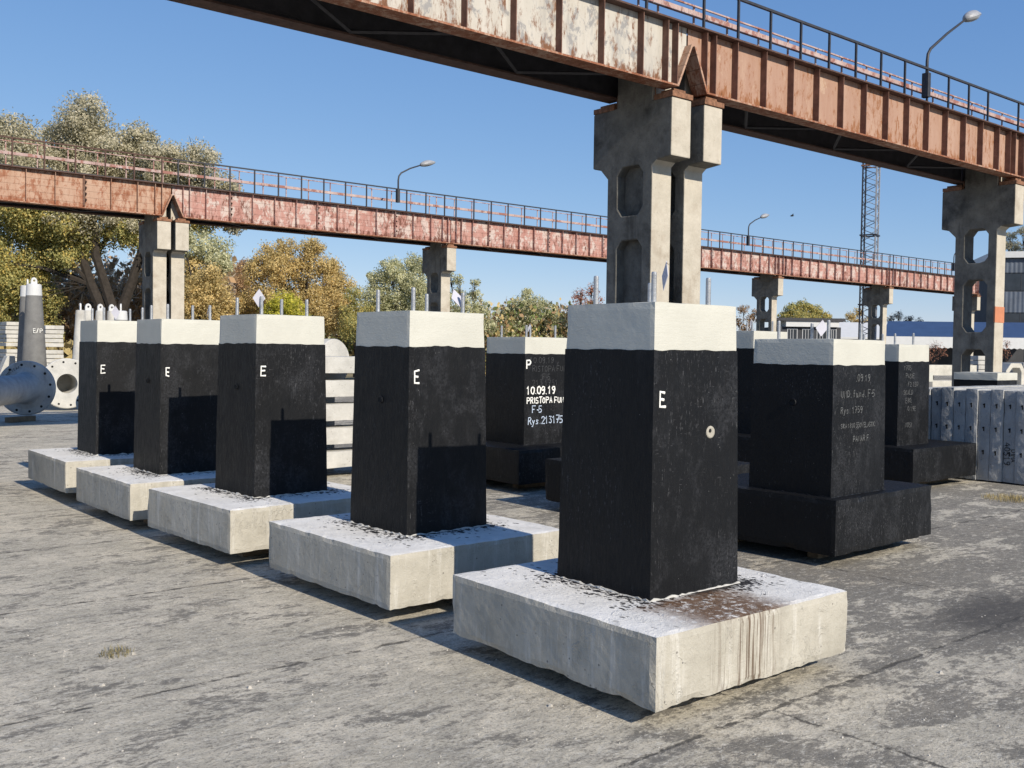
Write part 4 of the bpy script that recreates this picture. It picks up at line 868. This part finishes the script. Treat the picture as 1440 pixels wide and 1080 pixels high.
# ------------------------------------------------------------------ trees
def tree(name, label, cat, d, base_u, lobes, leafmats, n_per, leaf, seed, trunk_r=.25, group='trees behind the yard', limbs=None, droop=.0, twigs=6, flat=.75, fill=1.):
    r = random.Random(seed); b = at(base_u, 500, d); b.z = 0
    t = thing(name, label, cat, (b.x, b.y, 0), 0, group); kk = d/F_PX
    L = []
    for (u, v, rp, mi) in lobes:
        c = at(u, v, d) - b; rad = rp*kk*1.08; c += Vector((fw.x, fw.y, 0)).normalized()*r.uniform(-.9, .9)*rad; L.append((c, rad, mi))
    wd = MB(); lf = MB(); zmin = min(c.z-rad for c, rad, m_ in L)
    fork = Vector((0, 0, max(.3, zmin*.55+.2)))
    starts = []
    if limbs:
        for pts in limbs:
            P = [at(u, v, d)-b for u, v in pts]; P[0] = Vector((P[0].x, P[0].y, -.1)); n = len(P); wd.tube(P, [trunk_r*(1-.68*i/(n-1)) for i in range(n)], 8); starts += P[2:] if len(P) > 3 else P[1:]
    else:
        wd.tube([(0, 0, -.1), fork*.5+Vector((r.uniform(-.1, .1), r.uniform(-.1, .1), 0)), fork], [trunk_r*1.15, trunk_r, trunk_r*.85], 8); starts = [fork]
    for c, rad, mi in L:
        s0 = min(starts, key=lambda q: (q-c).length + (2 if q.z > c.z else 0)); tk = 1 if c.z > s0.z+.4 else .22; mid = s0.lerp(c, .5)+Vector((r.uniform(-.2, .2), r.uniform(-.2, .2), r.uniform(0, .3)))*rad*.6
        wd.tube([s0, mid, c], [trunk_r*.45*tk, trunk_r*.26*tk, trunk_r*.1*tk], 5)
        for q in range(twigs):
            e = c+Vector((r.gauss(0, 1), r.gauss(0, 1), r.gauss(.25, .8))).normalized()*rad*r.uniform(.6, 1.08); m_ = c.lerp(e, .5)+Vector((r.uniform(-.1, .1),)*3)*rad
            wd.tube([c.lerp(mid, r.random()*.5), m_, e], [trunk_r*.11, trunk_r*.07, trunk_r*.025], 4, False)
        n = int(n_per*3.3*(rad**2)*fill); lf.k = mi
        # sub-clumps give the lobe an uneven outline
        subs = []
        for q in range(max(9, int(11*rad))):
            v = Vector((r.gauss(0, 1), r.gauss(0, 1), r.gauss(0, 1))).normalized()*(r.random()**.45)*rad; v.z *= flat; subs.append((c+v, rad*r.uniform(.2, .42)))
        for q in range(n):
            sc, sr = r.choice(subs)
            if r.random() < .5: sc = c; sr = rad*.92
            v = Vector((r.gauss(0, .55), r.gauss(0, .55), r.gauss(0, .5))); lim = r.uniform(.75, 1.12)
            if v.length > lim: v *= lim*r.random()**.3/v.length
            v *= sr; pnt = sc+v
            if pnt.z < .15: continue
            nn = (v/sr*.5 + (sc-c)/rad + Vector((r.gauss(0, .6), r.gauss(0, .6), r.gauss(.1, .6)))).normalized(); a = nn.cross(Vector((r.gauss(0, 1), r.gauss(0, 1), r.gauss(0, 1)))); a.z -= droop*.5; a = (a-nn*a.dot(nn)).normalized(); bb = nn.cross(a)
            l = leaf*.56*r.uniform(.6, 1.3); w_ = l*.27
            lf.add([pnt-a*l*.5, pnt+bb*w_, pnt+a*l*.5, pnt-bb*w_], [(0, 1, 2, 3)])
    wd.build('trunk', 'bark', t); lf.build('crown', leafmats, t)
    return t
tree('willow', 'big silvery willow at the upper left with forked dark trunk', 'tree', 54, 165,
     [(38, 205, 42, 0), (5, 240, 45, 0), (85, 205, 42, 0), (128, 172, 40, 0), (120, 215, 48, 0), (160, 220, 45, 0), (188, 200, 34, 0), (205, 235, 40, 0), (240, 235, 36, 0), (286, 232, 32, 0), (305, 262, 30, 0), (268, 265, 36, 0), (220, 275, 40, 0), (60, 250, 50, 0), (125, 262, 46, 0), (170, 270, 44, 0), (-30, 280, 50, 0),
      (20, 320, 44, 1), (65, 325, 40, 1), (105, 315, 36, 1), (5, 370, 38, 1), (50, 372, 34, 1), (150, 318, 34, 1), (-40, 350, 50, 1), (95, 362, 26, 1), (10, 420, 28, 1), (318, 300, 24, 0), (290, 310, 26, 1), (330, 318, 16, 0), (235, 305, 30, 1), (185, 330, 24, 1), (55, 300, 46, 1), (120, 300, 44, 0), (190, 305, 40, 0), (30, 400, 40, 1), (-10, 450, 40, 1), (60, 420, 26, 1), (215, 345, 26, 1), (120, 345, 28, 1), (240, 350, 30, 1), (40, 460, 34, 1), (270, 285, 34, 0)],
     ['leaf_silver', 'leaf_yellowgreen'], 900, .25, 1, .36, limbs=[[(160, 520), (150, 450), (128, 400), (108, 340), (80, 280), (60, 230)], [(172, 520), (168, 445), (186, 395), (203, 340), (215, 270), (205, 220)], [(166, 520), (160, 440), (135, 360), (128, 280), (125, 190)], [(190, 410), (230, 380), (285, 300)]], droop=.6, twigs=9)
tree('leafy_tree', 'yellow-green bushy tree right of the twin far column, beside the willow', 'tree', 49, 285, [(285, 350, 30, 0), (270, 385, 30, 1), (300, 400, 30, 1), (285, 425, 34, 1), (312, 430, 24, 1), (262, 430, 26, 1), (310, 372, 20, 0), (262, 340, 22, 0), (300, 455, 30, 1), (268, 460, 28, 1)], ['leaf_grey', 'leaf_olive'], 1000, .21, 2, .2)
tree('leafy_tree', 'rusty brown small tree between two olive trees at the left', 'tree', 68, 335, [(328, 385, 22, 0), (340, 400, 24, 0), (325, 415, 24, 0), (345, 375, 14, 0), (340, 435, 26, 0), (322, 445, 22, 0)], ['leaf_brown'], 900, .22, 3, .18)
tree('leafy_tree', 'large olive-brown rounded tree above the middle front-row block', 'tree', 60, 420, [(382, 362, 24, 0), (365, 385, 24, 0), (402, 352, 18, 0), (400, 378, 30, 0), (440, 352, 20, 0), (434, 375, 28, 0), (458, 378, 24, 0), (470, 400, 26, 0), (425, 405, 30, 0), (385, 415, 30, 0), (455, 425, 32, 0), (360, 420, 22, 0), (482, 425, 18, 0), (415, 435, 28, 0), (470, 450, 26, 0), (345, 440, 22, 0)], ['leaf_olive'], 850, .22, 4, .22, twigs=8)
tree('shrub', 'bright yellow-green shrub before the large olive-brown tree', 'shrub', 52, 398, [(395, 425, 22, 0), (380, 440, 20, 0), (412, 435, 20, 0), (420, 450, 18, 0), (398, 455, 26, 0), (370, 455, 18, 0)], ['leaf_yellow'], 900, .17, 5, .1)
tree('leafy_tree', 'yellowish tree left of the silvery one behind the second front-row block', 'tree', 57, 500, [(497, 415, 15, 0), (505, 435, 18, 0), (492, 445, 18, 0), (515, 455, 20, 0), (498, 465, 22, 0)], ['leaf_yellowgreen'], 900, .18, 6, .14)
tree('leafy_tree', 'silvery green tree behind the second front-row block, left of its column', 'tree', 64, 560, [(535, 395, 20, 0), (552, 380, 20, 0), (580, 372, 18, 0), (598, 378, 16, 0), (565, 400, 26, 0), (530, 420, 24, 0), (592, 405, 24, 0), (560, 430, 30, 0), (605, 430, 24, 0), (525, 445, 22, 0), (588, 450, 26, 0), (550, 460, 26, 0)], ['leaf_grey'], 800, .22, 7, .2, twigs=8)
tree('leafy_tree', 'slender silvery tree right of the far column with loose pointed tops', 'tree', 62, 655, [(645, 395, 10, 0), (642, 415, 15, 0), (668, 398, 8, 0), (668, 415, 12, 0), (655, 435, 20, 0), (676, 435, 14, 0), (640, 450, 20, 0), (668, 460, 20, 0), (686, 455, 12, 0), (632, 385, 8, 0), (626, 420, 14, 0)], ['leaf_grey'], 650, .21, 8, .14, twigs=10)
tree('leafy_tree', 'grey-green tree over the block with the painted date', 'tree', 68, 742, [(742, 413, 10, 0), (735, 428, 16, 0), (755, 428, 15, 0), (722, 438, 16, 0), (772, 442, 16, 0), (745, 448, 22, 0), (712, 455, 16, 0), (785, 455, 16, 0), (725, 468, 22, 0), (765, 468, 22, 0), (700, 470, 16, 0), (795, 472, 16, 0)], ['leaf_grey', ], 800, .22, 9, .16, twigs=8)
tree('leafy_tree', 'sparse reddish tree left of the near twin column', 'tree', 66, 825, [(815, 415, 12, 0), (832, 408, 12, 0), (840, 425, 14, 0), (820, 432, 16, 0), (806, 440, 12, 0), (842, 445, 16, 0), (822, 458, 20, 0)], ['leaf_red'], 300, .2, 10, .14, twigs=24)
tree('leafy_tree', 'brownish bush at the horizon between the nearest block and the far column', 'tree', 78, 1048, [(1045, 436, 9, 0), (1056, 448, 9, 0), (1040, 452, 10, 0), (1050, 465, 12, 0), (1062, 440, 7, 0)], ['leaf_brown'], 380, .22, 11, .12, twigs=14)
tree('leafy_tree', 'olive tree behind the low kiosk', 'tree', 112, 1130, [(1112, 438, 13, 0), (1130, 432, 13, 0), (1148, 438, 12, 0), (1158, 446, 9, 0), (1122, 450, 16, 0), (1142, 452, 14, 0), (1102, 446, 9, 0)], ['leaf_yellowgreen'], 520, .32, 12, .2, twigs=14)
tree('leafy_tree', 'sparse tree behind the lattice mast', 'tree', 120, 1195, [(1195, 446, 9, 0), (1208, 438, 8, 0), (1205, 452, 10, 0), (1185, 455, 8, 0), (1216, 452, 8, 0)], ['leaf_olive'], 220, .32, 13, .16, twigs=16)
tree('leafy_tree', 'thin bare-looking treetops above the blue shed roof', 'tree', 130, 1265, [(1250, 449, 7, 0), (1265, 444, 8, 0), (1280, 449, 7, 0), (1295, 451, 6, 0), (1270, 456, 9, 0)], ['twig_brown'], 200, .32, 14, .14, twigs=18)
tree('leafy_tree', 'pale bare tree above the roof of the factory hall', 'tree', 135, 1430, [(1425, 332, 9, 0), (1436, 326, 10, 0), (1420, 345, 9, 0), (1446, 340, 12, 0), (1434, 348, 12, 0)], ['leaf_silver'], 240, .34, 15, .2, twigs=18)
tree('shrub', 'reddish bare shrub before the blue-roofed shed', 'shrub', 70, 1313, [(1305, 492, 9, 0), (1316, 486, 10, 0), (1324, 496, 9, 0), (1310, 502, 10, 0)], ['leaf_red'], 130, .16, 16, .06, twigs=30)
tree('shrub', 'reddish bare shrub right of the orange-banded column', 'shrub', 70, 1416, [(1412, 492, 8, 0), (1418, 484, 8, 0), (1420, 498, 9, 0)], ['leaf_red'], 130, .16, 17, .06, twigs=24)

# thicket and dry grass along the far edge of the yard
def thicket(name, label, d0, d1, u0, u1, vtop, mats, n, size, seed):
    r = random.Random(seed); mb = MB()
    for i in range(n):
        u = r.uniform(u0, u1); d = r.uniform(d0, d1); hh = vtop(u)*(d/F_PX)*r.random()**.7; p = at(u, 500, d); p.z = hh+1.6-1.6*(1-min(1, hh)); p.z = r.random()*(hh+1.7)
        mb.k = r.randrange(len(mats)); a = Vector((r.gauss(0, .6), r.gauss(0, .6), r.gauss(0, 1))).normalized(); bb = a.cross(Vector((r.gauss(0, 1), r.gauss(0, 1), .1))).normalized(); l = size*r.uniform(.6, 1.8); w_ = l*(.07 if mats[mb.k] == 'twig_brown' else .33)
        mb.add([p-a*l*.5, p+bb*w_, p+a*l*.5, p-bb*w_], [(0, 1, 2, 3)])
    tag(mb.build(name, mats), label, 'undergrowth', kind='stuff')
bumpy = lambda s, base, amp: (lambda u: base+amp*noise.noise(Vector((u*.03+s, s, 0)))+amp*.5*noise.noise(Vector((u*.11, s, 2))))
thicket('brown_thicket', 'tangled bare brown brushwood under the willow', 58, 66, -40, 330, bumpy(1, 128, 40), ['twig_brown', 'twig_brown', 'twig_brown', 'leaf_brown'], 62000, .36, 1)
thicket('green_thicket', 'mixed autumn undergrowth along the far edge of the yard', 66, 74, 300, 900, bumpy(4, 70, 22), ['leaf_green', 'leaf_brown', 'leaf_olive', 'leaf_grey', 'twig_brown'], 52000, .26, 2)
thicket('distant_thicket', 'low far scrub on the horizon behind the sheds', 125, 140, 880, 1460, bumpy(7, 20, 14), ['leaf_olive', 'leaf_brown', 'twig_brown'], 7000, .4, 3)
thicket('dry_grass', 'tall dry yellow grass below the brushwood at the left', 47, 52, -20, 300, bumpy(9, -6, 6), ['dry_blade'], 7000, .4, 4)

# a small bird in the sky between the runways
p = at(1114, 303.5, 70); m = MB(); m.lathe([(.005, -.16), (.04, -.08), (.05, 0), (.035, .09), (.004, .14)], (0, 0, 0), (1, 0, .1), 8)
m.add([(-.05, 0, .02), (.06, 0, .02), (.02, -.3, .1), (-.03, -.28, .1), (-.05, 0, .035), (.06, 0, .035), (.02, -.3, .11), (-.03, -.28, .11)], [(0, 1, 2, 3), (4, 5, 6, 7), (0, 1, 5, 4), (1, 2, 6, 5), (2, 3, 7, 6), (3, 0, 4, 7)])
m.add([(-.05, 0, .02), (.06, 0, .02), (.02, .3, .1), (-.03, .28, .1), (-.05, 0, .035), (.06, 0, .035), (.02, .3, .11), (-.03, .28, .11)], [(0, 1, 2, 3), (4, 5, 6, 7), (0, 1, 5, 4), (1, 2, 6, 5), (2, 3, 7, 6), (3, 0, 4, 7)])
o = m.build('bird', 'bird_dark'); o.location = p; o.rotation_euler.z = VR; tag(o, 'tiny dark bird flying in the sky right of the near twin column', 'bird')
